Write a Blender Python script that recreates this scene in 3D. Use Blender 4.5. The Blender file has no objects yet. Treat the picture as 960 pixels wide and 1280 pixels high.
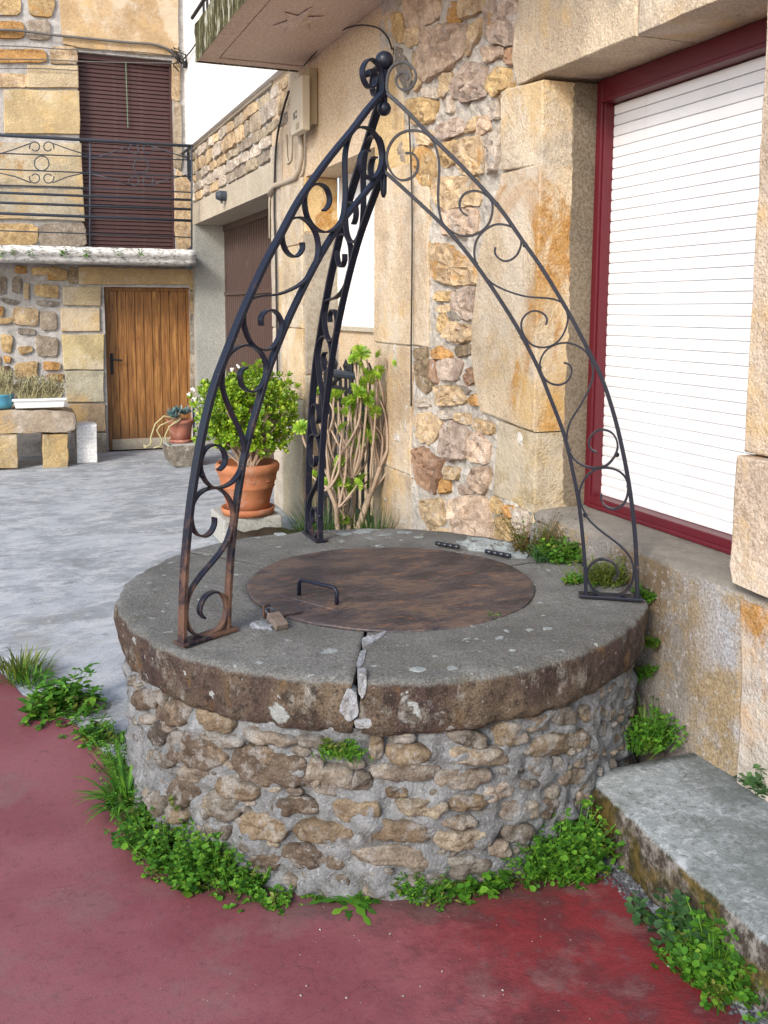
import bpy, bmesh, math, random
import numpy as np
from mathutils import Vector, Matrix, noise
random.seed(7); np.random.seed(7)
R = math.radians
sc = bpy.context.scene
C = sc.collection
# ---------------------------------------------------------------- camera
F_PX, CX, CY, PITCH, ROLL, YAW, CAMH = 1187.75, 460.53, 537.65, 0.12604, 0.00389, 0.36614, 1.7
cp, sp, cyw, syw = math.cos(PITCH), math.sin(PITCH), math.cos(YAW), math.sin(YAW)
FW = Vector((syw*cp, cyw*cp, -sp)); RT0 = Vector((cyw, -syw, 0)); UP0 = RT0.cross(FW)
RT = RT0*math.cos(ROLL)+UP0*math.sin(ROLL); UP = -RT0*math.sin(ROLL)+UP0*math.cos(ROLL)
CAM = Vector((0, 0, CAMH))
cd = bpy.data.cameras.new('camera'); co = bpy.data.objects.new('camera', cd); C.objects.link(co)
co.matrix_world = Matrix(((RT.x, UP.x, -FW.x, 0), (RT.y, UP.y, -FW.y, 0), (RT.z, UP.z, -FW.z, CAMH), (0, 0, 0, 1)))
cd.sensor_fit = 'VERTICAL'; cd.sensor_height = 32; cd.lens = F_PX/1280*32
cd.shift_x = (480-CX)/1280; cd.shift_y = (CY-640)/1280
cd.clip_start = .05; cd.clip_end = 2000
sc.camera = co
# ---------------------------------------------------------------- light
SUN_EL, SUN_AZ = R(31), R(230)      # azimuth of the sun measured clockwise from +Y
w = bpy.data.worlds.new('World'); sc.world = w; w.use_nodes = True
nt = w.node_tree; nt.nodes.clear()
sky = nt.nodes.new('ShaderNodeTexSky'); sky.sky_type = 'NISHITA'; sky.sun_disc = False
sky.sun_elevation = SUN_EL; sky.sun_rotation = SUN_AZ; sky.air_density = 1.0; sky.dust_density = 1.2; sky.ozone_density = 1.0
bg = nt.nodes.new('ShaderNodeBackground'); bg.inputs[1].default_value = .15
wo = nt.nodes.new('ShaderNodeOutputWorld')
nt.links.new(sky.outputs[0], bg.inputs[0]); nt.links.new(bg.outputs[0], wo.inputs[0])
sl = bpy.data.lights.new('sun', 'SUN'); sl.energy = 1.5; sl.angle = R(14); sl.color = (1, .95, .87)
so = bpy.data.objects.new('sun', sl); C.objects.link(so)
sd = Vector((math.sin(SUN_AZ)*math.cos(SUN_EL), math.cos(SUN_AZ)*math.cos(SUN_EL), math.sin(SUN_EL)))
so.rotation_euler = sd.to_track_quat('Z', 'Y').to_euler()
sc.view_settings.view_transform = 'Standard'; sc.view_settings.look = 'None'
sc.view_settings.exposure = 1.15; sc.view_settings.gamma = 1
sc.cycles.max_bounces = 6; sc.cycles.diffuse_bounces = 4
# ---------------------------------------------------------------- geometry from sight lines
W = 2.17       # plane of the right-hand wall (x)
YF = 11.6      # plane of the far facade (y)
def ray(x, y): return RT*((x-CX)/F_PX)-UP*((y-CY)/F_PX)+FW
def onZ(x, y, z=0): d = ray(x, y); return CAM+d*((z-CAMH)/d.z)
def onX(x, y, X): d = ray(x, y); return CAM+d*(X/d.x)
def onY(x, y, Y): d = ray(x, y); return CAM+d*(Y/d.y)
def uvW(x, y, X=W): q = onX(x, y, X); return (q.y, q.z)
def uvF(x, y, Y=YF): q = onY(x, y, Y); return (q.x, q.z)
WC = Vector((1.262, 3.225)); RB = .895
def uvC(x, y, rad=RB+.02):
    d = ray(x, y); a = d.x*d.x+d.y*d.y; b = -2*(d.x*WC.x+d.y*WC.y); c = WC.x**2+WC.y**2-rad*rad
    D = b*b-4*a*c
    if D <= 0: return None
    t = (-b-math.sqrt(D))/2/a; q = CAM+d*t
    return (math.atan2(q.y-WC.y, q.x-WC.x)*RB, q.z)
def frW(X=W): return lambda u, v, d: (X-d, u, v)
def frF(Y=YF): return lambda u, v, d: (u, Y-d, v)
def bulge(a): return .058*math.exp(-((a+.53)/.26)**2)
def frC(u, v, d): a = u/RB; r = RB+d+bulge(a)*.85; return (WC.x+r*math.cos(a), WC.y+r*math.sin(a), v)
def frZ(z): return lambda u, v, d: (u, v, z+d)
def zm(ox, oy, s, pts): return [(ox+x/s, oy+y/s) for x, y in pts]
def nz(x, y, z, s=1.0, o=2): return noise.fractal(Vector((x*s, y*s, z*s)), .6, 2.1, o)
# ---------------------------------------------------------------- materials
class NT:
    def __init__(s, name):
        s.m = bpy.data.materials.new(name); s.m.use_nodes = True; s.t = s.m.node_tree; s.t.nodes.clear()
        s.out = s.n('OutputMaterial'); s.b = s.n('BsdfPrincipled'); s.l(s.b.outputs[0], s.out.inputs[0])
        s.tc = s.n('TexCoord'); s.oi = s.n('ObjectInfo'); s.geo = s.n('NewGeometry')
        s.co = s.tc.outputs['Object']
    def n(s, k): return s.t.nodes.new('ShaderNode'+k)
    def l(s, a, b): s.t.links.new(a, b)
    def set(s, sock, v):
        if isinstance(v, bpy.types.NodeSocket): s.l(v, sock)
        elif isinstance(v, (tuple, list)) and len(v) == 3 and sock.type == 'RGBA': sock.default_value = (*v, 1)
        else: sock.default_value = v
    def mapping(s, scale=(1, 1, 1), loc=None, co=None):
        m = s.n('Mapping'); s.l(co or s.co, m.inputs[0]); m.inputs['Scale'].default_value = scale
        if loc is not None: s.set(m.inputs['Location'], loc)
        return m.outputs[0]
    def perobj(s, k=37.0):
        a = s.n('VectorMath'); a.operation = 'SCALE'; a.inputs[0].default_value = (1, .7, .4); s.l(s.oi.outputs['Random'], a.inputs['Scale'])
        b = s.n('VectorMath'); b.operation = 'MULTIPLY_ADD'; s.l(a.outputs[0], b.inputs[0]); b.inputs[1].default_value = (k, k, k); s.l(s.co, b.inputs[2])
        s.co = b.outputs[0]
    def noise(s, scale, detail=4, rough=.6, co=None, dist=0):
        q = s.n('TexNoise'); s.l(co or s.co, q.inputs['Vector']); q.inputs['Scale'].default_value = scale
        q.inputs['Detail'].default_value = detail; q.inputs['Roughness'].default_value = rough; q.inputs['Distortion'].default_value = dist
        return q.outputs['Fac']
    def vor(s, scale, feature='F1', co=None, out='Distance', rnd=1):
        q = s.n('TexVoronoi'); q.feature = feature; s.l(co or s.co, q.inputs['Vector']); q.inputs['Scale'].default_value = scale
        q.inputs['Randomness'].default_value = rnd
        return q.outputs[out]
    def ramp(s, f, a, b, v0=0., v1=1.):
        q = s.n('MapRange'); q.interpolation_type = 'SMOOTHSTEP'; s.set(q.inputs[0], f)
        q.inputs[1].default_value = a; q.inputs[2].default_value = b; q.inputs[3].default_value = v0; q.inputs[4].default_value = v1
        return q.outputs[0]
    def cramp(s, f, stops):
        q = s.n('ValToRGB'); s.l(f, q.inputs[0]); e = q.color_ramp.elements
        while len(e) < len(stops): e.new(.5)
        for k, (p, c) in zip(e, stops): k.position = p; k.color = (*c, 1)
        return q.outputs[0]
    def mix(s, f, a, b, mode='MIX'):
        q = s.n('Mix'); q.data_type = 'RGBA'; q.blend_type = mode; s.set(q.inputs[0], f); s.set(q.inputs[6], a); s.set(q.inputs[7], b)
        return q.outputs[2]
    def math(s, op, a, b=0., clamp=False):
        q = s.n('Math'); q.operation = op; q.use_clamp = clamp; s.set(q.inputs[0], a); s.set(q.inputs[1], b); return q.outputs[0]
    def sep(s, v): q = s.n('SeparateXYZ'); s.l(v, q.inputs[0]); return q.outputs
    def bump(s, h, strength=.5, dist=.01, prev=None):
        q = s.n('Bump'); q.inputs['Strength'].default_value = strength; q.inputs['Distance'].default_value = dist; s.l(h, q.inputs['Height'])
        if prev: s.l(prev, q.inputs['Normal'])
        return q.outputs[0]
    def done(s, col, rough=.8, normal=None, metal=0., spec=.3):
        s.set(s.b.inputs['Base Color'], col); s.set(s.b.inputs['Roughness'], rough); s.set(s.b.inputs['Metallic'], metal)
        s.b.inputs['Specular IOR Level'].default_value = spec
        if normal: s.l(normal, s.b.inputs['Normal'])
        return s.m
def stone_mat(name, grain=1.0, limecol=(.50, .47, .44), stain=(.43, .20, .05), bump=.9, lime=.57, dim=1.0):
    q = NT(name); q.perobj()
    col = q.mix(1, q.oi.outputs['Color'], (dim, dim, dim), 'MULTIPLY')
    if dim < 1:
        ly = q.noise(7, 6, .75, q.mapping((1, 1, 5), co=q.co), .5)
        col = q.mix(q.ramp(ly, .46, .60, 0, .75), col, q.mix(1, col, (.52, .46, .42), 'MULTIPLY'))
        sp2 = q.ramp(q.noise(4, 7, .8, q.mapping(loc=(3, 3, 9), co=q.co)), .54, .64, 0, .6); col = q.mix(sp2, col, (.36, .29, .20))
    if dim < 1: col = q.mix(.14, col, (.22, .215, .205))
    col = col; al = q.oi.outputs['Alpha']
    n1 = q.noise(5, 5, .65); n2 = q.noise(22, 6, .7); n3 = q.noise(140*grain, 3, .7)
    c = q.mix(q.ramp(n1, .34, .66), q.mix(1, col, (.78, .73, .70), 'MULTIPLY'), q.mix(1, col, (1.24, 1.20, 1.14), 'MULTIPLY'))
    c = q.mix(q.ramp(n2, .38, .66, 0, .7), c, q.mix(1, c, (.55, .48, .44), 'MULTIPLY'))
    st = q.noise(6, 6, .68, co=q.mapping(loc=(3, 9, 1), co=q.co), dist=.5)
    th = q.math('SUBTRACT', st, q.math('SUBTRACT', .82, q.math('MULTIPLY', al, .5)))
    c = q.mix(q.math('MULTIPLY', q.ramp(th, 0, .09), .85), c, q.mix(n2, stain, (.48, .31, .13)))
    lm = q.noise(11, 6, .75, co=q.mapping(loc=(7, 2, 5), co=q.co))
    c = q.mix(q.ramp(lm, lime, lime+.10, 0, .8 if dim == 1 else .5), c, limecol)
    c = q.mix(q.ramp(n3, .35, .68, 0, .75), c, q.mix(1, c, (.5, .47, .45), 'MULTIPLY'))
    pit = q.ramp(q.vor(60*grain), .12, .02)
    c = q.mix(q.math('MULTIPLY', pit, q.ramp(n2, .5, .6, 0, .5)), c, (.12, .09, .07))
    b = q.bump(n3, bump*.5, .004, q.bump(n2, bump, .012))
    return q.done(c, .85, b, spec=.2)
M = {}
M['rubble'] = stone_mat('rubble_stone')
M['river'] = stone_mat('river_stone', 1.0, (.33, .33, .32), (.25, .17, .09), .9, .50, .72)
M['far'] = stone_mat('far_stone', .5)
def dressed():
    q = NT('dressed_stone'); q.perobj()
    col = q.oi.outputs['Color']; al = q.oi.outputs['Alpha']
    n1 = q.noise(2.5, 5, .6); n2 = q.noise(14, 5, .7); n3 = q.noise(120, 3, .75); v = q.vor(85)
    c = q.mix(q.ramp(n1, .3, .7), q.mix(1, col, (.92, .88, .86), 'MULTIPLY'), q.mix(1, col, (1.36, 1.34, 1.32), 'MULTIPLY'))
    st = q.noise(2.2, 6, .62, co=q.mapping(loc=(3, 9, 1), scale=(1, 1, .6), co=q.co), dist=.6)
    th = q.math('SUBTRACT', st, q.math('SUBTRACT', .80, q.math('MULTIPLY', al, .5)))
    c = q.mix(q.math('MULTIPLY', q.ramp(th, 0, .07), q.ramp(n2, .3, .55, .35, .9)), c, (.46, .23, .05))
    c = q.mix(q.ramp(n3, .38, .62, 0, .8), c, q.mix(1, c, (.62, .57, .52), 'MULTIPLY'))
    c = q.mix(q.ramp(q.noise(45, 5, .7), .5, .66, 0, .6), c, q.mix(1, c, (.70, .66, .62), 'MULTIPLY'))
    c = q.mix(q.ramp(q.noise(1.7, 6, .7, co=q.mapping(loc=(6, 6, 1), co=q.co)), .50, .62, 0, .38), c, (.66, .60, .51))
    c = q.mix(q.ramp(q.noise(1.9, 6, .7, co=q.mapping(loc=(1, 8, 1), co=q.co)), .52, .66, 0, .6), c, (.56, .37, .15))
    gy = q.noise(3.1, 5, .7, co=q.mapping(loc=(1, 5, 8), co=q.co))
    c = q.mix(q.ramp(gy, .55, .75, 0, .6), c, (.27, .25, .22))
    sp_ = q.ramp(q.vor(26, co=q.mapping(loc=(2, 2, 2), co=q.co)), .055, .02)
    c = q.mix(q.math('MULTIPLY', sp_, .6), c, (.16, .12, .09))
    b = q.bump(v, .28, .005, q.bump(n3, .8, .006, q.bump(n2, 1.0, .02)))
    return q.done(c, .85, b, spec=.2)
M['dressed'] = dressed()
def mortar(name, a, b_, sc_=1.0, dark=.25):
    q = NT(name); n1 = q.noise(4, 5, .7); n2 = q.noise(35*sc_, 6, .75); v = q.vor(110*sc_)
    c = q.mix(q.ramp(n1, .3, .7), a, b_); c = q.mix(q.ramp(n2, .35, .7, 0, .7), c, q.mix(1, c, (.5, .5, .5), 'MULTIPLY'))
    c = q.mix(q.ramp(q.vor(150*sc_, out='Color'), .7, .9, 0, .25), c, (.5, .5, .5))
    c = q.mix(q.ramp(q.noise(9, 6, .75, dist=1), .52, .64, 0, .75), c, (dark, dark*.92, dark*.8))
    c = q.mix(q.ramp(q.noise(5, 7, .8, q.mapping(loc=(8, 1, 4))), .55, .66, 0, .4), c, tuple(min(1, k*1.35) for k in b_))
    return q.done(c, .92, q.bump(v, .5, .004, q.bump(n2, .9, .014)), spec=.15)
M['mortar'] = mortar('grey_mortar', (.165, .17, .175), (.265, .27, .275), 1, .09)
M['mortar_warm'] = mortar('lime_mortar', (.46, .41, .34), (.60, .55, .49), 1, .30)
M['mortar_white'] = mortar('pale_mortar', (.30, .31, .33), (.42, .43, .45), 1.2, .18)
M['lichen'] = mortar('pale_lichen', (.30, .33, .32), (.44, .48, .47), 2.5, .16)
M['far_mortar'] = mortar('grey_wall_mortar', (.42, .40, .38), (.50, .48, .46), .5, .36)
def plaster(name, a, b_, orange=0, sc_=1.0):
    q = NT(name); n1 = q.noise(1.3, 5, .65); n3 = q.noise(95*sc_, 3, .75); n2 = q.noise(12, 5, .7)
    c = q.mix(q.ramp(n1, .3, .7), a, b_); c = q.mix(q.ramp(n3, .38, .62, 0, .8 if sc_ >= 1 else .5), c, q.mix(1, c, (.55, .48, .40), 'MULTIPLY'))
    if orange: c = q.mix(q.ramp(q.noise(1.6, 6, .65, co=q.mapping(loc=(4, 1, 2)), dist=.5), .60, .72, 0, orange), c, (.5, .27, .07))
    c = q.mix(q.ramp(n2, .55, .8, 0, .35), c, q.mix(1, c, (.6, .57, .54), 'MULTIPLY'))
    return q.done(c, .9, q.bump(n3, .7, .005, q.bump(n2, .3, .008)), spec=.15)
M['roughcast'] = plaster('roughcast', (.60, .47, .32), (.68, .56, .42), .7)
M['soffit'] = plaster('soffit_plaster', (.62, .48, .38), (.70, .56, .46), .1, .5)
M['strip'] = plaster('brown_render', (.15, .125, .095), (.24, .20, .15), 0, 1)
M['white'] = plaster('white_render', (.80, .80, .80), (.84, .84, .84), 0, .4)
M['concrete'] = plaster('beige_concrete', (.42, .37, .29), (.52, .46, .37), .1, .6)
M['grey_concrete'] = plaster('grey_concrete', (.32, .33, .31), (.42, .42, .39), .0, .6)
M['pebbledash'] = plaster('pebbledash', (.25, .22, .18), (.38, .34, .28), .2, .35)
def moss_fascia():
    q = NT('mossy_concrete'); mp = q.mapping((2.4, 2.4, .8)); n = q.noise(7, 7, .8, mp); n2 = q.noise(40, 4, .7)
    c = q.cramp(n, [(.36, (.02, .018, .012)), (.47, (.06, .055, .025)), (.54, (.15, .14, .07)), (.61, (.45, .44, .38))])
    return q.done(c, .95, q.bump(n2, .6, .01), spec=.1)
M['moss_fascia'] = moss_fascia()
def peel():
    q = NT('peeling_white_paint'); n = q.noise(18, 6, .75, q.mapping((1, 1, 2.2)))
    c = q.cramp(n, [(.34, (.06, .06, .05)), (.44, (.42, .40, .37)), (.52, (.66, .65, .63))])
    return q.done(c, .8, q.bump(n, .5, .01), spec=.2)
M['peel'] = peel()
def cap():
    q = NT('cap_sandstone'); nrm = q.sep(q.geo.outputs['Normal']); pos = q.sep(q.co)
    n1 = q.noise(3.5, 6, .7); n2 = q.noise(28, 6, .75); n3 = q.noise(160, 3, .7)
    top = q.mix(q.ramp(n1, .3, .7), (.165, .16, .145), (.30, .295, .275))
    top = q.mix(q.ramp(q.noise(7, 5, .7, q.mapping(loc=(5, 5, 5))), .55, .7, 0, .45), top, (.17, .165, .09))
    top = q.mix(q.ramp(n2, .4, .7, 0, .6), top, (.11, .105, .095))
    st = q.noise(9, 5, .7, q.mapping((1, 1, .45)))
    side = q.mix(q.ramp(n1, .40, .60), (.085, .055, .048), (.20, .15, .10))
    side = q.mix(q.ramp(st, .54, .66, 0, .75), side, (.20, .115, .045))
    side = q.mix(q.ramp(q.noise(15, 6, .75, q.mapping((1, 1, .5), loc=(1, 7, 3))), .52, .64, 0, .8), side, (.32, .30, .26))
    side = q.mix(q.ramp(n2, .46, .62, 0, .85), side, (.035, .024, .022))
    # the mask between the weathered top and the brown side follows height on the stone, with a ragged border
    up = q.ramp(q.math('ADD', pos[2], q.math('MULTIPLY', q.math('SUBTRACT', n2, .5), .035)), .655, .668)
    c = q.mix(up, side, top)
    lw = q.noise(5, 3, .6, q.mapping(loc=(2, 0, 6)))
    for scl, th, loc in ((5.5, .19, (0, 0, 0)), (14, .17, (3, 1, 2)), (34, .16, (8, 8, 8))):
        nn = q.n('VectorMath'); nn.operation = 'ADD'; q.l(q.mapping(loc=loc), nn.inputs[0])
        dn = q.n('TexNoise'); q.l(q.co, dn.inputs['Vector']); dn.inputs['Scale'].default_value = 30; dn.inputs['Detail'].default_value = 4
        dm = q.n('VectorMath'); dm.operation = 'SCALE'; q.l(dn.outputs['Color'], dm.inputs[0]); dm.inputs['Scale'].default_value = .06
        q.l(dm.outputs[0], nn.inputs[1])
        v = q.vor(scl, co=nn.outputs[0]); sel = q.ramp(q.vor(scl, co=nn.outputs[0], out='Color'), .62, .66)
        mk = q.math('MULTIPLY', q.math('MULTIPLY', q.ramp(v, th, th-.05), sel), q.ramp(n3, .3, .5, .45, .9))
        c = q.mix(mk, c, (.50, .54, .53) if scl < 30 else (.46, .46, .42))
    c = q.mix(q.ramp(n3, .40, .62, 0, .7), c, q.mix(1, c, (.42, .42, .42), 'MULTIPLY'))
    c = q.mix(q.ramp(q.noise(75, 5, .8, q.mapping(loc=(6, 1, 1))), .55, .68, 0, .6), c, q.mix(up, (.24, .17, .11), (.36, .36, .34)))
    return q.done(c, .88, q.bump(n3, .9, .005, q.bump(n2, 1.0, .02)), spec=.25)
M['cap'] = cap()
def iron(name, paint, rust_lo, rust_hi, rough=.37):
    q = NT(name); n = q.noise(9, 6, .7); n2 = q.noise(90, 3, .6); z = q.sep(q.co)[2]
    k = q.math('ADD', n, q.ramp(z, 1.5, .7, 0, .20)); al = q.oi.outputs['Alpha']
    k = q.math('ADD', k, q.math('MULTIPLY', q.math('SUBTRACT', al, 1.0), .35))
    mk = q.ramp(k, rust_lo-.04, rust_hi+.02)
    c = q.mix(mk, q.mix(n2, paint, tuple(a*1.7 for a in paint)), q.mix(n2, (.055, .030, .024), (.165, .088, .054)))
    r = q.math('ADD', rough, q.math('MULTIPLY', mk, .3))
    return q.done(c, r, q.bump(n2, .35, .0025, q.bump(n, .25, .004)), spec=.27)
M['iron'] = iron('painted_iron', (.008, .009, .016), .60, .72)
M['black_iron'] = iron('black_iron', (.010, .011, .014), .8, .9, .45)
M['grey_iron'] = iron('blue_grey_iron', (.035, .042, .055), .8, .95, .5)
def lidm():
    q = NT('rusty_sheet_steel'); mp = q.mapping((1.2, 4.5, 1)); 
    r = q.n('Mapping'); q.l(q.co, r.inputs[0]); r.inputs['Rotation'].default_value = (0, 0, R(-18)); r.inputs['Scale'].default_value = (2.2, 5.2, 1)
    n1 = q.noise(1.6, 6, .7, r.outputs[0]); n2 = q.noise(6, 6, .75, r.outputs[0]); n3 = q.noise(120, 3, .7); n4 = q.noise(3, 5, .6)
    c = q.cramp(n1, [(.41, (.014, .011, .014)), (.5, (.050, .038, .041)), (.57, (.115, .072, .052))])
    c = q.mix(q.ramp(n2, .55, .63, 0, .75), c, (.22, .095, .038))
    c = q.mix(q.ramp(q.noise(10, 8, .8, r.outputs[0]), .50, .57, 0, .7), c, (.026, .020, .026))
    c = q.mix(q.ramp(q.noise(22, 6, .8, r.outputs[0]), .58, .66, 0, .5), c, (.15, .125, .105))
    c = q.mix(q.ramp(q.noise(9, 5, .7, r.outputs[0]), .60, .70, 0, .5), c, (.17, .14, .11))
    c = q.mix(q.ramp(n4, .4, .7, 0, .4), c, (.05, .04, .045))
    c = q.mix(q.ramp(q.noise(260, 2, .5), .66, .72, 0, .7), c, (.30, .27, .24))
    r2 = q.n('Mapping'); q.l(q.co, r2.inputs[0]); r2.inputs['Rotation'].default_value = (0, 0, R(-24)); r2.inputs['Scale'].default_value = (2.5, 46, 1)
    c = q.mix(q.ramp(q.noise(3, 5, .7, r2.outputs[0]), .62, .70, 0, .4), c, (.20, .17, .15))
    return q.done(c, q.ramp(n2, .3, .7, .42, .7), q.bump(n3, .3, .002, q.bump(n2, .35, .004)), spec=.5)
M['lid'] = lidm()
def red():
    q = NT('red_painted_concrete'); n1 = q.noise(1.3, 6, .65, dist=.4); n2 = q.noise(7, 6, .7); n3 = q.noise(220, 3, .7); x = q.sep(q.co)
    c = q.mix(q.ramp(n1, .40, .60), (.185, .050, .060), (.230, .076, .086))  # mauve base, kept on the left: sky sheen painted into the colour
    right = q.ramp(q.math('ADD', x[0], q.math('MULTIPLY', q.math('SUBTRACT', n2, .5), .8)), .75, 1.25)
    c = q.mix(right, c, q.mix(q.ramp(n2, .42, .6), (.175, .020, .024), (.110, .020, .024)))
    c = q.mix(q.ramp(q.noise(2.6, 6, .7, q.mapping(loc=(4, 4, 0))), .52, .66, 0, .6), c, (.19, .10, .095))
    c = q.mix(q.ramp(q.noise(6, 6, .75, q.mapping(loc=(9, 2, 0))), .60, .66, 0, .5), c, (.10, .045, .055))
    c = q.mix(q.ramp(q.noise(30, 5, .8, q.mapping(loc=(1, 2, 0))), .52, .66, 0, .5), c, q.mix(1, c, (.6, .55, .6), 'MULTIPLY'))
    c = q.mix(q.ramp(n3, .4, .62, 0, .45), c, q.mix(1, c, (1.35, 1.3, 1.3), 'MULTIPLY'))
    cr = q.vor(3.2, 'DISTANCE_TO_EDGE', q.mapping((1, 1.6, 1)))
    c = q.mix(q.math('MULTIPLY', q.ramp(q.noise(60, 3, .6), .6, .7), .35), c, (.11, .035, .04))
    c = q.mix(q.ramp(q.vor(75), .045, .02, 0, .7), c, (.42, .33, .32))
    dn = q.n('TexNoise'); q.l(q.co, dn.inputs['Vector']); dn.inputs['Scale'].default_value = 4; dn.inputs['Detail'].default_value = 6
    dm = q.n('VectorMath'); dm.operation = 'SCALE'; q.l(dn.outputs['Color'], dm.inputs[0]); dm.inputs['Scale'].default_value = .5
    da = q.n('VectorMath'); da.operation = 'ADD'; q.l(dm.outputs[0], da.inputs[0]); q.l(q.co, da.inputs[1])
    ck = q.math('MULTIPLY', q.ramp(q.vor(2.3, 'DISTANCE_TO_EDGE', da.outputs[0]), .010, .002), q.ramp(q.noise(2, 3, .5, q.mapping(loc=(5, 0, 0))), .50, .60))
    c = q.mix(q.math('MULTIPLY', ck, .28), c, (.045, .018, .02))
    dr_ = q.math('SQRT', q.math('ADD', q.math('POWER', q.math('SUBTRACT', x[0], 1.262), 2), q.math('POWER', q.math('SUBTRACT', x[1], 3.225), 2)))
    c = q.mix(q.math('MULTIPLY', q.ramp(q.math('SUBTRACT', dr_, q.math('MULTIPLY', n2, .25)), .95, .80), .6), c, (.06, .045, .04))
    c = q.mix(q.math('MULTIPLY', q.ramp(q.noise(14, 8, .85), .54, .64), .5), c, q.mix(n3, (.11, .03, .04), (.27, .13, .13)))
    wr = q.noise(5.5, 7, .72, q.mapping((1, 1.5, 1), loc=(0, 1, 0)), dist=.5)
    b = q.bump(n3, .4, .003, q.bump(q.math('MULTIPLY', wr, q.ramp(right, 0, 1, .2, 1)), .35, .025))
    return q.done(c, .55, b, spec=.45)
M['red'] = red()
def ground():
    q = NT('courtyard_concrete'); mp = q.mapping((1.0, 1.5, 1)); n1 = q.noise(1.1, 10, .8, mp, .6); n2 = q.noise(3.6, 10, .82, mp, .4); n3 = q.noise(90, 4, .7)
    c = q.mix(q.ramp(n1, .42, .58), (.27, .29, .31), (.41, .435, .465))
    c = q.mix(q.ramp(n2, .48, .58, 0, .85), c, (.52, .53, .54)); c = q.mix(q.ramp(q.noise(2.2, 10, .82, q.mapping((1, 1.8, 1), loc=(4, 4, 4)), .4), .52, .64, 0, .65), c, (.14, .145, .14))
    c = q.mix(q.ramp(q.noise(1.4, 5, .7, q.mapping(loc=(1, 7, 4))), .56, .7, 0, .35), c, (.20, .17, .12))
    c = q.mix(q.ramp(n3, .4, .7, 0, .35), c, (.12, .12, .12))
    return q.done(c, .8, q.bump(n3, .5, .004, q.bump(n2, .6, .015)), spec=.35)
M['ground'] = ground()
def stepm():
    q = NT('step_concrete'); n1 = q.noise(2.2, 6, .7); n2 = q.noise(26, 6, .78); n3 = q.noise(150, 3, .7); z = q.sep(q.co)[2]; nx = q.sep(q.geo.outputs['Normal'])
    c = q.mix(q.ramp(n1, .40, .60), (.15, .17, .165), (.27, .295, .30)); c = q.mix(q.ramp(n2, .48, .60, 0, .7), c, q.mix(q.ramp(n1, .42, .55), (.25, .27, .275), (.43, .46, .48)))
    c = q.mix(q.ramp(q.noise(60, 4, .7), .5, .66, 0, .7), c, (.10, .105, .09))
    side = q.mix(q.ramp(n2, .42, .64), (.045, .034, .026), (.24, .22, .20))
    side = q.mix(q.ramp(q.noise(4.5, 5, .6, q.mapping(loc=(2, 2, 2))), .44, .54, 0, .95), side, q.mix(q.ramp(n2, .35, .65), (.022, .024, .006), (.115, .075, .012)))
    k = q.ramp(q.math('ADD', z, q.math('MULTIPLY', q.math('SUBTRACT', n2, .5), .03)), .172, .186)
    c = q.mix(k, side, c)
    return q.done(c, .85, q.bump(n3, .5, .004, q.bump(n2, .7, .012)), spec=.3)
M['step'] = stepm()
def sillm():
    q = NT('sill_stone'); n1 = q.noise(3, 6, .7); n2 = q.noise(24, 6, .75); n3 = q.noise(110, 3, .75); z = q.sep(q.co)[2]; y = q.sep(q.co)[1]
    top = q.mix(q.ramp(n1, .35, .65), (.16, .145, .125), (.255, .23, .195)); top = q.mix(q.ramp(n2, .62, .7, 0, .6), top, (.5, .5, .48))
    lo = q.mix(q.ramp(n1, .38, .60), (.16, .115, .07), (.34, .25, .145)); lo = q.mix(q.ramp(q.noise(4, 6, .75, q.mapping(loc=(3, 3, 3))), .42, .56, 0, .85), lo, (.25, .245, .245)); lo = q.mix(q.ramp(q.math('ADD', y, q.math('MULTIPLY', q.math('SUBTRACT', n1, .5), .5)), 2.62, 2.42), lo, q.mix(q.ramp(n1, .42, .6), (.36, .275, .165), (.40, .40, .42)))
    lo = q.mix(q.ramp(q.noise(45, 4, .7), .56, .64, 0, .6), lo, (.50, .48, .48)); lo = q.mix(q.ramp(n3, .4, .65, 0, .6), lo, (.12, .09, .06))
    c = q.mix(q.ramp(z, .80, .812), lo, top)
    return q.done(c, .88, q.bump(n3, .6, .006, q.bump(n2, .9, .015)), spec=.2)
M['sill'] = sillm()
def paint(name, col, rough=.4, wear=None, sc_=20, bump=.15, spec=.4):
    q = NT(name); n = q.noise(sc_, 5, .7); n2 = q.noise(3, 4, .6)
    c = q.mix(n2, tuple(a*.88 for a in col), tuple(min(1, a*1.08) for a in col))
    if wear: c = q.mix(q.ramp(n, wear[1], wear[1]+.06, 0, wear[2]), c, wear[0])
    return q.done(c, rough, q.bump(n, bump, .003), spec=spec)
M['shutter'] = paint('white_shutter', (.79, .785, .785), .45, ((.60, .57, .53), .60, .35), 5, .05)
M['red_frame'] = paint('red_window_paint', (.10, .008, .015), .38, ((.42, .28, .26), .72, .8), 60)
M['shutter_gap'] = paint('shutter_gap', (.38, .37, .37), .8)
M['brown_metal'] = paint('brown_garage_paint', (.085, .052, .043), .45, ((.20, .13, .10), .62, .5), 8)
M['blind'] = paint('dark_wood_blind', (.060, .026, .024), .6, ((.11, .06, .05), .6, .5), 14)
M['box'] = paint('box_plastic', (.52, .46, .36), .5); M['box_dark'] = paint('box_side', (.33, .27, .18), .6)
M['pipe'] = paint('conduit_grey', (.40, .34, .26), .6); M['cable'] = paint('black_cable', (.02, .018, .018), .6)
M['wire'] = paint('thin_wire', (.12, .11, .10), .6); M['planter'] = paint('white_planter', (.78, .78, .78), .45)
M['blue_pot'] = paint('blue_pot', (.08, .30, .42), .35); M['green_cord'] = paint('green_cord', (.12, .18, .12), .7)
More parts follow.
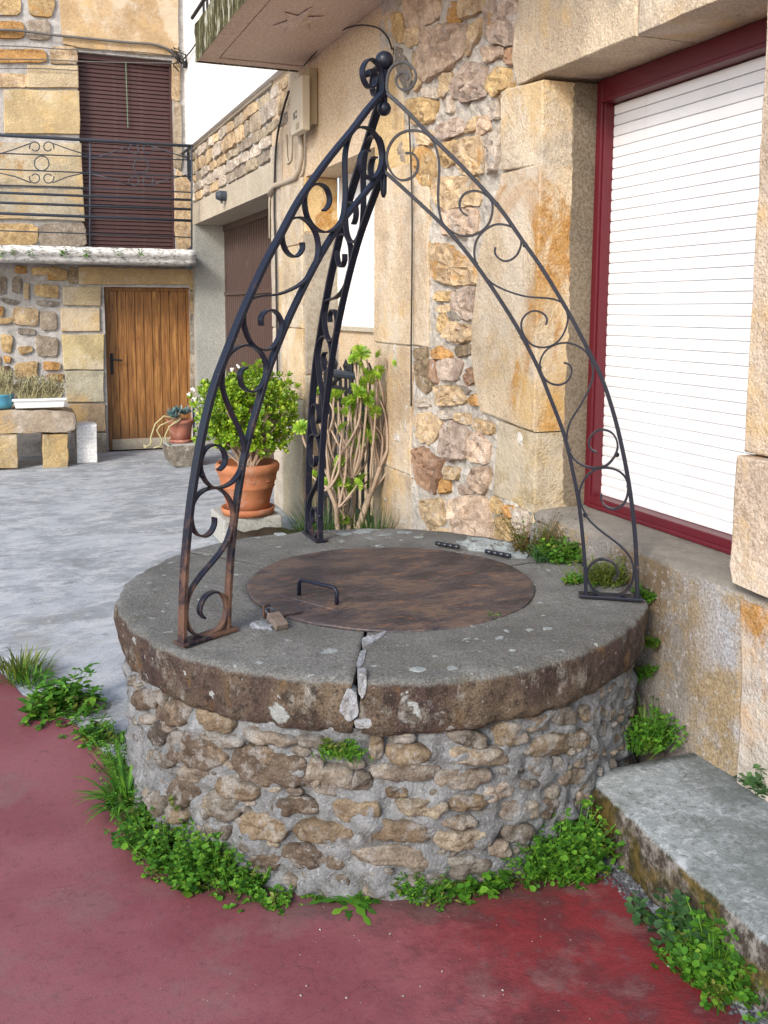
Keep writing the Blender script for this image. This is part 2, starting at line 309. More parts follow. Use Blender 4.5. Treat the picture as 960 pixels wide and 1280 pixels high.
M['blackmark'] = paint('black_print', (.02, .02, .02), .6); M['brass'] = paint('dull_brass', (.17, .135, .115), .34, ((.10, .07, .05), .5, .7), 60, .2, .6)
M['dark'] = paint('dark_void', (.02, .018, .016), .9); M['grass_dirt'] = plaster('garden_soil', (.05, .04, .03), (.08, .06, .04))
M['hinge'] = paint('black_grease', (.012, .014, .022), .3, None, 40, .6, .6)
def terra(name, a, b_):
    q = NT(name); n = q.noise(6, 6, .7); n2 = q.noise(90, 3, .6)
    c = q.mix(q.ramp(n, .35, .65), a, b_); c = q.mix(q.ramp(q.noise(10, 5, .7, q.mapping(loc=(3, 1, 1))), .50, .68, 0, .6), c, (.40, .27, .21))
    return q.done(c, .75, q.bump(n2, .3, .003), spec=.3)
M['terracotta'] = terra('terracotta', (.34, .115, .05), (.42, .165, .075)); M['terra_pink'] = terra('plastic_terracotta', (.34, .12, .08), (.38, .15, .10))
def wood():
    q = NT('varnished_door_wood'); q.perobj(11); mp = q.mapping((14, 14, .9)); n = q.noise(3, 6, .65, mp, .6); n2 = q.noise(30, 3, .6, mp)
    c = q.cramp(n, [(.34, (.10, .040, .013)), (.5, (.25, .110, .030)), (.64, (.42, .21, .065))])
    kn = q.ramp(q.vor(7, co=q.mapping((1.4, 1.4, .55))), .10, .03); c = q.mix(q.math('MULTIPLY', kn, .8), c, (.07, .022, .008))
    c = q.mix(q.ramp(q.oi.outputs['Random'], 0, 1, 0, .35), c, (.24, .10, .03)); z = q.sep(q.tc.outputs['Object'])[2]
    c = q.mix(q.math('MULTIPLY', q.ramp(q.math('ADD', z, q.math('MULTIPLY', n, .5)), .75, .30), .6), c, (.14, .075, .035))
    c = q.mix(q.math('MULTIPLY', q.ramp(n2, .5, .7), .4), c, (.12, .045, .013))
    return q.done(c, .5, q.bump(n2, .3, .003), spec=.4)
M['wood'] = wood()
def leafm(name, stops, rough=.6, trans=.3):
    q = NT(name); r = q.geo.outputs['Random Per Island']; n = q.noise(9, 2, .5)
    f = q.math('ADD', q.math('MULTIPLY', r, .65), q.math('MULTIPLY', n, .35))
    c = q.cramp(f, stops); m = q.done(c, rough, None, spec=.4)
    tr = q.n('BsdfTranslucent'); q.l(c, tr.inputs[0]); mx = q.n('MixShader'); mx.inputs[0].default_value = trans
    q.l(q.b.outputs[0], mx.inputs[1]); q.l(tr.outputs[0], mx.inputs[2]); q.l(mx.outputs[0], q.out.inputs[0]); return m
M['weed'] = leafm('weed_leaf', [(.1, (.022, .08, .008)), (.45, (.06, .19, .014)), (.75, (.13, .30, .022)), (.95, (.26, .38, .04))])
M['weed_dark'] = leafm('weed_leaf_dark', [(.1, (.012, .04, .006)), (.5, (.03, .10, .012)), (.9, (.10, .10, .03))])
M['weed_blue'] = leafm('weed_leaf_bluish', [(.1, (.022, .06, .022)), (.5, (.05, .13, .04)), (.9, (.10, .20, .06))])
M['weed_yellow'] = leafm('weed_leaf_yellow', [(.1, (.04, .07, .010)), (.5, (.12, .17, .02)), (.9, (.22, .22, .05))])
M['sedum_red'] = leafm('reddish_leaf', [(.1, (.06, .05, .012)), (.5, (.10, .10, .02)), (.75, (.18, .09, .03)), (.95, (.10, .16, .03))])
M['jade'] = leafm('jade_leaf', [(.1, (.05, .12, .008)), (.4, (.16, .30, .015)), (.7, (.30, .44, .025)), (.93, (.50, .56, .08))], .35, .2)
M['aeonium'] = leafm('aeonium_leaf', [(.1, (.09, .20, .015)), (.5, (.24, .42, .03)), (.9, (.46, .56, .07))], .4, .3)
M['blue_leaf'] = leafm('blue_succulent', [(.1, (.06, .12, .12)), (.5, (.14, .24, .25)), (.9, (.25, .35, .34))], .5, .1)
M['dry'] = leafm('dry_plant', [(.1, (.07, .06, .03)), (.4, (.15, .14, .07)), (.7, (.20, .15, .12)), (.95, (.13, .17, .05))], .8, .1)
M['grass'] = leafm('grass_blade', [(.1, (.012, .035, .006)), (.6, (.035, .09, .012)), (.95, (.08, .15, .03))], .5, .2)
def stemm():
    q = NT('woody_stem'); n = q.noise(60, 3, .6); c = q.mix(n, (.25, .17, .115), (.48, .37, .28)); return q.done(c, .8, q.bump(n, .4, .003))
M['stem'] = stemm(); M['dry_stem'] = paint('pale_dry_stem', (.42, .38, .20), .7)
M['pebble'] = stone_mat('pebble', 1)
# ---------------------------------------------------------------- mesh helpers
def link(o, parent=None):
    C.objects.link(o)
    if parent: o.parent = parent
    return o
def empty(name, loc=(0, 0, 0)):
    o = bpy.data.objects.new(name, None); o.empty_display_size = .1; C.objects.link(o); return o
def tag(o, label=None, cat=None, group=None, kind=None):
    if label: o['label'] = label
    if cat: o['category'] = cat
    if group: o['group'] = group
    if kind: o['kind'] = kind
    return o
def thing(name, label, cat, group=None): return tag(empty(name), label, cat, group)
class MB:
    def __init__(s): s.v = []; s.f = []
    def add(s, vs, fs):
        b = len(s.v); s.v += [tuple(v) for v in vs]; s.f += [tuple(b+i for i in f) for f in fs]; return s
    def box(s, lo, hi):
        (a, b, c), (d, e, f) = lo, hi
        return s.add([(a, b, c), (d, b, c), (d, e, c), (a, e, c), (a, b, f), (d, b, f), (d, e, f), (a, e, f)],
                     [(0, 3, 2, 1), (4, 5, 6, 7), (0, 1, 5, 4), (1, 2, 6, 5), (2, 3, 7, 6), (3, 0, 4, 7)])
    def tube(s, pts, r, n=6, cap=True):
        pts = [Vector(p) for p in pts]; m = len(pts); rr = r if isinstance(r, (list, tuple)) else [r]*m
        vs = []; fs = []; prev = None
        for i, p in enumerate(pts):
            t = (pts[min(i+1, m-1)]-pts[max(i-1, 0)]); t = t.normalized() if t.length > 1e-9 else Vector((0, 0, 1))
            if prev is None: a = t.orthogonal().normalized()
            else: a = (prev-t*prev.dot(t)); a = a.normalized() if a.length > 1e-6 else t.orthogonal().normalized()
            prev = a; b = t.cross(a)
            for k in range(n): g = 2*math.pi*k/n; vs.append(p+(a*math.cos(g)+b*math.sin(g))*rr[i])
        for i in range(m-1):
            for k in range(n): k2 = (k+1) % n; fs.append((i*n+k, i*n+k2, (i+1)*n+k2, (i+1)*n+k))
        if cap: fs += [tuple(reversed(range(n))), tuple(range((m-1)*n, m*n))]
        return s.add(vs, fs)
    def strip(s, pts, nrm, wid, th):
        """flat bar swept along pts; wid is measured along nrm, th across the bar in its plane"""
        pts = [Vector(p) for p in pts]; nrm = Vector(nrm); m = len(pts); vs = []; fs = []
        for i, p in enumerate(pts):
            t = (pts[min(i+1, m-1)]-pts[max(i-1, 0)]).normalized(); b = nrm.cross(t).normalized()
            for (a, c) in ((-1, -1), (1, -1), (1, 1), (-1, 1)): vs.append(p+nrm*(a*wid/2)+b*(c*th/2))
        for i in range(m-1):
            for k in range(4): k2 = (k+1) % 4; fs.append((i*4+k, i*4+k2, (i+1)*4+k2, (i+1)*4+k))
        fs += [(3, 2, 1, 0), tuple(range((m-1)*4, m*4))]
        return s.add(vs, fs)
    def lathe(s, prof, c, n=40, a0=0, a1=2*math.pi):
        vs = []; fs = []; m = len(prof)
        for k in range(n):
            g = 2*math.pi*k/n
            for r, z in prof: vs.append((c[0]+r*math.cos(g), c[1]+r*math.sin(g), c[2]+z))
        for k in range(n):
            k2 = (k+1) % n
            for i in range(m-1): fs.append((k*m+i, k2*m+i, k2*m+i+1, k*m+i+1))
        return s.add(vs, fs)
    def ball(s, c, r, n=16):
        return s.lathe([(r*math.sin(math.pi*i/10)+1e-5, -r*math.cos(math.pi*i/10)) for i in range(11)], c, n)
    def mesh(s, name, mat, smooth=False, recalc=False):
        me = bpy.data.meshes.new(name); me.from_pydata(s.v, [], s.f)
        if recalc:
            bm = bmesh.new(); bm.from_mesh(me); bmesh.ops.recalc_face_normals(bm, faces=bm.faces); bm.to_mesh(me); bm.free()
        if smooth: me.polygons.foreach_set('use_smooth', [True]*len(me.polygons))
        me.materials.append(M[mat] if isinstance(mat, str) else mat); return me
    def build(s, name, mat, parent=None, smooth=False, color=None, bevel=0, recalc=False, autosm=None):
        o = bpy.data.objects.new(name, s.mesh(name, mat, smooth, recalc)); link(o, parent)
        if color: o.color = color
        if bevel:
            b = o.modifiers.new('bevel', 'BEVEL'); b.width = bevel; b.segments = 2; b.limit_method = 'ANGLE'; b.angle_limit = R(50)
        return o
def resample(poly, n):
    P = [Vector(p) for p in poly]; L = [0]
    for i in range(len(P)): L.append(L[-1]+(P[(i+1) % len(P)]-P[i]).length)
    out = []; k = 0
    for j in range(n):
        t = L[-1]*j/n
        while L[k+1] < t: k += 1
        f = (t-L[k])/max(1e-9, L[k+1]-L[k]); out.append(P[k].lerp(P[(k+1) % len(P)], f))
    return out
def chaikin(P, it=1, q=.22):
    for _ in range(it):
        o = []
        for i in range(len(P)):
            a = Vector(P[i]); b = Vector(P[(i+1) % len(P)]); o += [a.lerp(b, q), a.lerp(b, 1-q)]
        P = o
    return P
PAL = dict(c=(.58, .46, .30), p=(.62, .50, .39), o=(.50, .30, .12), g=(.57, .43, .23), m=(.50, .42, .355), w=(.58, .53, .46),
           b=(.16, .12, .085), r=(.38, .25, .17), y=(.26, .245, .215), t=(.33, .265, .175), d=(.075, .06, .05), k=(.36, .32, .265), e=(.42, .37, .28))
def rubble(poly, fr, proud, mat='rubble', parent=None, col='c', stain=.35, n=24, amp=.5, round_=1, back=.04, nscale=9, name='stone', jit=.07, grow=1.0):
    if any(p is None for p in poly): return None
    angular = round_ == 0
    P = resample(chaikin([Vector(p) for p in poly], 1 if angular else 1+round_, .13 if angular else .22), n); c = sum(P, Vector((0, 0)))/n
    sd = random.random()*50; mr = sum((p-c).length for p in P)/n
    P = [c+(p-c)*grow*(1+jit*nz(p.x, p.y, sd, 16, 3)) for p in P]
    if angular: rings = [(1.0, -back), (1.0, proud*.30), (.965, proud*.75), (.88, 1), (.74, 1), (.58, 1), (.42, 1), (.22, 1)]
    else: rings = [(1.0, -back), (1.0, 0), (.975, proud*.40), (.91, proud*.68), (.80, proud*.86), (.62, proud*.97), (.42, proud), (.2, proud*1.03)]
    pl_ = []
    for k in range(5):
        a = random.uniform(0, 6.28); pl_.append((math.cos(a)*random.uniform(.15, .75), math.sin(a)*random.uniform(.15, .75), random.uniform(.75, 1.15)))
    def depth(q, s_, d):
        r = q-c; nn = nz(q.x+sd, q.y, sd, nscale, 3)
        if angular:
            f = min(b+(gx*r.x+gy*r.y)/mr for gx, gy, b in pl_)
            if s_ < .93: d = proud*max(.35, min(1.15, f))
            elif d > 0: d = min(d, proud*max(.3, f))
        return d+(proud*amp*nn*(1 if s_ < .96 else .5) if d > 0 or s_ < 1 else 0)
    vs = []; fs = []
    for s_, d in rings:
        for p in P:
            q = c+(p-c)*s_; vs.append(fr(q.x, q.y, depth(q, s_, d)))
    vs.append(fr(c.x, c.y, depth(c, 0, rings[-1][1]))); ci = len(vs)-1
    for i in range(len(rings)-1):
        for k in range(n): k2 = (k+1) % n; fs.append((i*n+k, i*n+k2, (i+1)*n+k2, (i+1)*n+k))
    b = (len(rings)-1)*n; fs += [(b+k, b+(k+1) % n, ci) for k in range(n)]
    area = sum(P[i].x*P[(i+1) % n].y-P[(i+1) % n].x*P[i].y for i in range(n))
    o_ = Vector(fr(c.x, c.y, 0)); e = (Vector(fr(c.x+.01, c.y, 0))-o_).cross(Vector(fr(c.x, c.y+.01, 0))-o_).dot(Vector(fr(c.x, c.y, .01))-o_)
    if area*e < 0: fs = [tuple(reversed(f)) for f in fs]
    col3 = PAL[col] if isinstance(col, str) else col
    v = random.uniform(.88, 1.12)
    o = MB().add(vs, fs).build(name, mat, parent, True, (col3[0]*v, col3[1]*v, col3[2]*v, stain))
    if angular: o.data.set_sharp_from_angle(angle=R(24))
    return o
def block(poly, fr, proud=.0, back=.2, mat='dressed', parent=None, col='c', stain=.2, bevel=.008, wob=.004, name='stone', step=.06, amp=.003):
    P0 = [Vector(p) for p in poly]; P = []
    sd = random.random()*50
    for i, a in enumerate(P0):
        b = P0[(i+1) % len(P0)]; m = max(1, int((b-a).length/step))
        for k in range(m): P.append(a.lerp(b, k/m))
    c = sum(P, Vector((0, 0)))/len(P); n = len(P)
    P = [p+Vector((noise.noise(Vector((p.x*9, p.y*9, sd))), noise.noise(Vector((p.x*9, p.y*9, sd+9)))))*wob for p in P]
    mr = sum((p-c).length for p in P)/n; vs = []; fs = []
    rings = [(1, -back), (1, proud-bevel), (1-bevel*.35/mr, proud-bevel*.35), (1-bevel/mr, proud), (.7, proud), (.35, proud)]
    for i, (s_, d) in enumerate(rings):
        for p in P:
            q = c+(p-c)*s_; vs.append(fr(q.x, q.y, d+(amp*nz(q.x, q.y, sd, 6, 3) if i > 0 else 0)))
    vs.append(fr(c.x, c.y, proud)); ci = len(vs)-1
    for i in range(len(rings)-1):
        for k in range(n): k2 = (k+1) % n; fs.append((i*n+k, i*n+k2, (i+1)*n+k2, (i+1)*n+k))
    b = (len(rings)-1)*n; fs += [(b+k, b+(k+1) % n, ci) for k in range(n)]
    area = sum(P[i].x*P[(i+1) % n].y-P[(i+1) % n].x*P[i].y for i in range(n))
    e = (Vector(fr(1, 0, 0))-Vector(fr(0, 0, 0))).cross(Vector(fr(0, 1, 0))-Vector(fr(0, 0, 0))).dot(Vector(fr(0, 0, 1))-Vector(fr(0, 0, 0)))
    if area*e < 0: fs = [tuple(reversed(f)) for f in fs]
    col3 = PAL[col] if isinstance(col, str) else col
    return MB().add(vs, fs).build(name, mat, parent, False, (*col3, stain))
def wallgrid(fr, us, vs_, openings, depth, name, mat, parent, cell=None, amp=0):
    """front sheet with openings and their reveals; fr maps (u,v,d)"""
    U = sorted(set([us[0], us[1]]+[x for o in openings for x in o[:2]])); V = sorted(set([vs_[0], vs_[1]]+[x for o in openings for x in o[2:]]))
    U = [u for u in U if us[0] <= u <= us[1]]; V = [v for v in V if vs_[0] <= v <= vs_[1]]
    m = MB()
    def isopen(u, v): return any(o[0] < u < o[1] and o[2] < v < o[3] for o in openings)
    for i in range(len(U)-1):
        for j in range(len(V)-1):
            a, b, c_, d = U[i], U[i+1], V[j], V[j+1]
            if isopen((a+b)/2, (c_+d)/2): continue
            if cell:
                nu = max(1, int((b-a)/cell)); nv = max(1, int((d-c_)/cell)); vv = []; ff = []
                for x in range(nu+1):
                    for y in range(nv+1):
                        uu = a+(b-a)*x/nu; v2 = c_+(d-c_)*y/nv; vv.append(fr(uu, v2, amp*nz(uu, v2, 3, 12, 3)))
                for x in range(nu):
                    for y in range(nv): q = x*(nv+1)+y; ff.append((q, q+nv+1, q+nv+2, q+1))
                m.add(vv, ff)
            else: m.add([fr(a, c_, 0), fr(b, c_, 0), fr(b, d, 0), fr(a, d, 0)], [(0, 1, 2, 3)])
    for o in openings:
        a, b, c_, d = o
        for (p, q) in (((a, c_), (a, d)), ((a, d), (b, d)), ((b, d), (b, c_)), ((b, c_), (a, c_))):
            m.add([fr(*p, 0), fr(*q, 0), fr(*q, -depth), fr(*p, -depth)], [(0, 1, 2, 3)])
    return m.build(name, mat, parent, False)
# leaves ---------------------------------------------------------------
LEAF = {'round': [(0, 0, 0), (.3, .30, .05), (.75, .40, .05), (1, 0, -.06), (.75, -.40, .05), (.3, -.30, .05)],
        'oval': [(0, 0, 0), (.35, .26, .06), (.75, .20, .04), (1, 0, -.08), (.75, -.20, .04), (.35, -.26, .06)],
        'obovate': [(0, 0, 0), (.4, .17, .05), (.8, .27, .07), (1, 0, .02), (.8, -.27, .07), (.4, -.17, .05)],
        'spoon': [(0, 0, 0), (.5, .09, .05), (.82, .16, .08), (1, 0, .06), (.82, -.16, .08), (.5, -.09, .05)],
        'spear': [(0, 0, 0), (.3, .10, .03), (.7, .07, .02), (1, 0, 0), (.7, -.07, .02), (.3, -.10, .03)]}
class Leaves:
    def __init__(s, shape='round'): s.sh = LEAF[shape]; s.v = []; s.f = []
    def add(s, pos, d, up, L):
        d = d.normalized(); side = up.cross(d)
        if side.length < 1e-4: side = d.orthogonal()
        side.normalize(); u = d.cross(side); b = len(s.v)
        for x, y, z in s.sh: s.v.append(pos+d*(x*L)+side*(y*L)+u*(z*L))
        s.f += [(b, b+1, b+2, b+3), (b, b+3, b+4, b+5)]
    def blade(s, pos, d, L, wid, droop, seg=4, jag=0):
        d = d.normalized(); side = d.cross(Vector((0, 0, 1)))
        side = side.normalized() if side.length > 1e-3 else Vector((1, 0, 0)); b = len(s.v); p = pos.copy(); dd = d.copy()
        for i in range(seg+1):
            t = i/seg; ww = wid*(1-abs(2*t-.9)**1.6*.9)*(1+jag*(1 if i % 2 else -1)); ww = max(ww, wid*.06)
            s.v += [p+side*ww, p-side*ww]; p = p+dd*(L/seg); dd = (dd+Vector((0, 0, -droop/seg))).normalized()
        for i in range(seg): s.f.append((b+2*i, b+2*i+1, b+2*i+3, b+2*i+2))
    def build(s, name, mat, parent=None, smooth=True):
        m = MB(); m.v = [tuple(v) for v in s.v]; m.f = s.f; return m.build(name, mat, parent, smooth)
def rv(a=1.0): return Vector((random.uniform(-a, a), random.uniform(-a, a), random.uniform(-a, a)))
#SECTION_SETTING
# ================================================================ THE SETTING
gm = MB(); gm.add([(-150, -150, 0), (150, -150, 0), (150, 150, 0), (-150, 150, 0)], [(0, 1, 2, 3)])
tag(gm.build('courtyard_ground', 'ground'), 'weathered grey concrete floor of the courtyard', kind='structure')
edge = [(-3.0, 8.2), (-1.2, 6.35), (-.45, 5.35), (-.10, 4.72), (.02, 4.3), (.14, 4.05), (.235, 3.84), (.30, 3.60), (.36, 3.38), (.6, 3.1), (1.2, 2.9), (1.60, 2.42), (1.655, 2.29), (1.665, 2.12), (1.63, 1.9), (1.615, 1.72), (1.60, 1.60), (1.59, 1.3), (1.55, .5), (1.5, -3), (1.5, -12), (-30, -12), (-30, 8.2)]
ed = []
for i, (a, b) in enumerate(zip(edge, edge[1:]+edge[:1])):
    a = Vector(a); b = Vector(b); L = (b-a).length; m = max(1, int(L/.04)) if i < 18 else 1
    for k in range(m):
        p = a.lerp(b, k/m); ed.append((p.x+.014*nz(p.x, p.y, 1, 7, 3), p.y+.014*nz(p.x, p.y, 9, 7, 3), .004))
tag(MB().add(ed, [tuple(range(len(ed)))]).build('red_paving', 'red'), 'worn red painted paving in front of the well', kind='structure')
# concrete step against the wall
st = thing('concrete_step', 'mossy concrete step lying along the foot of the wall right of the well', 'step')
prof = [(.004, 0), (0, .09), (.003, .165), (.008, .182), (.020, .190), (.3, .193), (.56, .19)]
vs = []; fs = []; ny = 90; ys = [2.50-4.0*i/ny for i in range(ny+1)]
for y in ys:
    x0 = 1.655+.055*(y-1.6)/.8
    for k, (dx, z) in enumerate(prof):
        j = .008*nz(y, k*.1, 4, 14, 4) if k < 5 else .003*nz(y, dx, 4, 5)
        vs.append((x0+dx+j, y, max(0, z+.5*j)))
m_ = len(prof)
for i in range(ny):
    for k in range(m_-1): fs.append((i*m_+k, i*m_+k+1, (i+1)*m_+k+1, (i+1)*m_+k))
fs.append(tuple(range(m_))); 
MB().add(vs, fs).build('slab', 'step', st, True, recalc=True)
# gravel in the gap
gv = MB(); random.seed(3)
for i in range(900):
    t = random.random(); y = 1.5+.95*t; x = random.uniform(1.57, 1.70)+.055*(y-1.6)/.8
    if random.random() < .3: y = random.uniform(2.12, 2.40); x = random.uniform(1.62, 1.74)
    r = random.uniform(.003, .009); c = Vector((x, y, r*.6))
    vv = [c+Vector((math.cos(a)*r*random.uniform(.7, 1.2), math.sin(a)*r*random.uniform(.7, 1.2), 0)) for a in (0, 1.25, 2.5, 3.8, 5)]
    gv.add(vv+[c+Vector((0, 0, r*.8)), c-Vector((0, 0, r*.6))], [(k, (k+1) % 5, 5) for k in range(5)]+[((k+1) % 5, k, 6) for k in range(5)])
tag(gv.build('gravel', 'pebble', None, False, (.10, .11, .13, 0)), 'dark fine gravel in the gap between the red paving and the step', kind='stuff')
gv = MB(); random.seed(5)
for i in range(60):
    q = onZ(random.uniform(180, 900), random.uniform(1120, 1280)**1.0, .004) if i < 60 else onZ(random.gauss(800, 70), random.gauss(1180, 55), .004)
    if q.x > 1.6: continue
    r = random.choice((.0012, .0015, .002, .002, .004)); c = q+Vector((0, 0, r*.5))
    vv = [c+Vector((math.cos(a)*r*random.uniform(.6, 1.3), math.sin(a)*r*random.uniform(.6, 1.3), 0)) for a in (0, 1.25, 2.5, 3.8, 5)]
    gv.add(vv+[c+Vector((0, 0, r*.8))], [(k, (k+1) % 5, 5) for k in range(5)])
tag(gv.build('loose_grit', 'pebble', None, False, (.42, .40, .38, 0)), 'white specks of grit scattered over the red paving', kind='stuff')
#SECTION_HOUSE
# ================================================================ RIGHT-HAND STONE HOUSE
A = thing('stone_house', 'rubble stone house with red framed window and white roller shutter, right of the well', 'house')
Y0, Y1, Z0, Z1 = 2.33, 3.588, .82, 2.672     # window opening
OG = (5.54, 7.0, 0, 2.69)                     # side entrance
fW = frW(W+.004)
wallgrid(fW, (3.7, 5.5), (0, 5.2), [], .3, 'mortar_face', 'mortar_warm', A, .03, .02)
MB().add([(W+.6, -1.5, 0), (W+.6, 5.54, 0), (W+.6, 5.54, 5.2), (W+.6, -1.5, 5.2)], [(0, 1, 2, 3)]).build('wall', 'mortar_warm', A)
# plaster body beyond the rubble
wallgrid(frW(W+.004), (5.3, 7.95), (0, 3.6), [OG], .25, 'plaster_wall', 'roughcast', A)
wallgrid(frW(W+.004), (5.3, 7.95), (3.6, 8), [], .25, 'plaster_wall', 'roughcast', A)
ZA = (460, 260, 3.2); ZB = (380, 0, 3.4286)
def W_(z, pts): return [uvW(*p) for p in zm(*z, pts)]
# dressed blocks: jamb of the side entrance
J = lambda u0, u1, v0, v1, **k: block([(u0, v0), (u1, v0), (u1, v1), (u0, v1)], frW(), parent=A, **k)
J(4.74, 5.545, 1.50, 2.52, col=(.56, .46, .33), stain=.08, proud=.012, back=.3)
J(4.97, 5.545, .75, 1.494, col=(.50, .40, .28), stain=.2, proud=.006, back=.3)
J(4.95, 5.545, 0, .744, col=(.38, .31, .23), stain=.2, proud=.008, back=.3)
block(W_(ZB, [(345, 840), (360, 560), (450, 560), (470, 810)]), frW(), .01, .2, parent=A, col='g', stain=.45)
block([(5.12, 2.53), (5.56, 2.53), (5.56, 2.69), (5.5, 3.1), (5.12, 3.1)], frW(), .006, .3, parent=A, col='g', stain=.4)
# quoins of the window's left jamb
block(W_((640, 0, 3), [(-33, 320), (-30, 640), (123, 620), (128, 300), (5, 330)]), frW(), .018, .4, parent=A, col=(.56, .49, .38), stain=.08)
q1 = [(Y1, 2.335), (Y1, 2.668), (3.90, 2.668), (3.95, 2.335)]
block([(Y1, 1.172), (Y1, 2.316), (3.93, 2.318)]+[uvW(*p) for p in zm(*ZA, [(452, 200), (448, 310), (428, 450), (425, 580), (440, 700), (462, 815)])], frW(), .022, .262, parent=A, col=(.55, .46, .33), stain=.63)
block([(Y1, .742), (Y1, 1.166)]+[uvW(*p) for p in zm(*ZA, [(525, 850), (515, 960), (505, 1150), (600, 1180)])], frW(), .008, .262, parent=A, col=(.36, .29, .17), stain=.3)
# lintel blocks above the window
block([(2.96, Z1), (3.80, Z1+.006), (3.86, 2.80), (3.80, 3.09), (2.96, 3.09)], frW(), .024, .50, parent=A, col=(.56, .48, .36), stain=.12, name='lintel_stone')
block([(1.2, Z1), (2.953, Z1), (2.953, 3.09), (1.2, 3.09)], frW(), .022, .50, parent=A, col=(.54, .46, .35), stain=.12, name='lintel_stone')
for u0, u1 in ((1.2, 2.2), (2.21, 3.1), (3.11, 3.75)): J(u0, u1, 3.10, 3.5, col='c', stain=.2, proud=.01)
# right jamb
J(1.2, 2.33, 1.262, 2.664, col=(.52, .44, .35), stain=.05, proud=.02, back=.4)
block([(1.2, .80), (2.32, .845), (2.335, .9), (2.33, 1.254), (1.2, 1.254)], frW(), .05, .4, parent=A, col=(.54, .45, .36), stain=.60)
# blocks under the window
block([(2.30, 0), (3.64, 0), (3.64, .64), (3.62, .772), (3.0, .80), (2.33, .795), (2.30, .5)], frW(), .004, .3, mat='sill', parent=A, bevel=.015, wob=.008, amp=.008)
block([(1.2, 0), (2.285, 0), (2.293, .5), (2.322, .79), (1.2, .79)], frW(), .012, .3, parent=A, col=(.44, .42, .40), stain=.50, amp=.008)
sil = MB()
nsy = 40; vs = []; fs = []
for i in range(nsy+1):
    y = 2.20+(3.66-2.20)*i/nsy; 
    for k, (x, z) in enumerate(((W-.002, .776), (W-.006, .806), (W+.012, .822), (W+.13, .828), (W+.30, .832))):
        vs.append((x+.008*nz(y, k, 2, 8, 3)*(k < 3), y, z+.006*nz(y, k, 7, 8, 3)*(k < 4)))
for i in range(nsy):
    for k in range(4): fs.append((i*5+k, i*5+k+1, (i+1)*5+k+1, (i+1)*5+k))
sil.add(vs, fs).build('window_sill', 'sill', A, True, recalc=True)
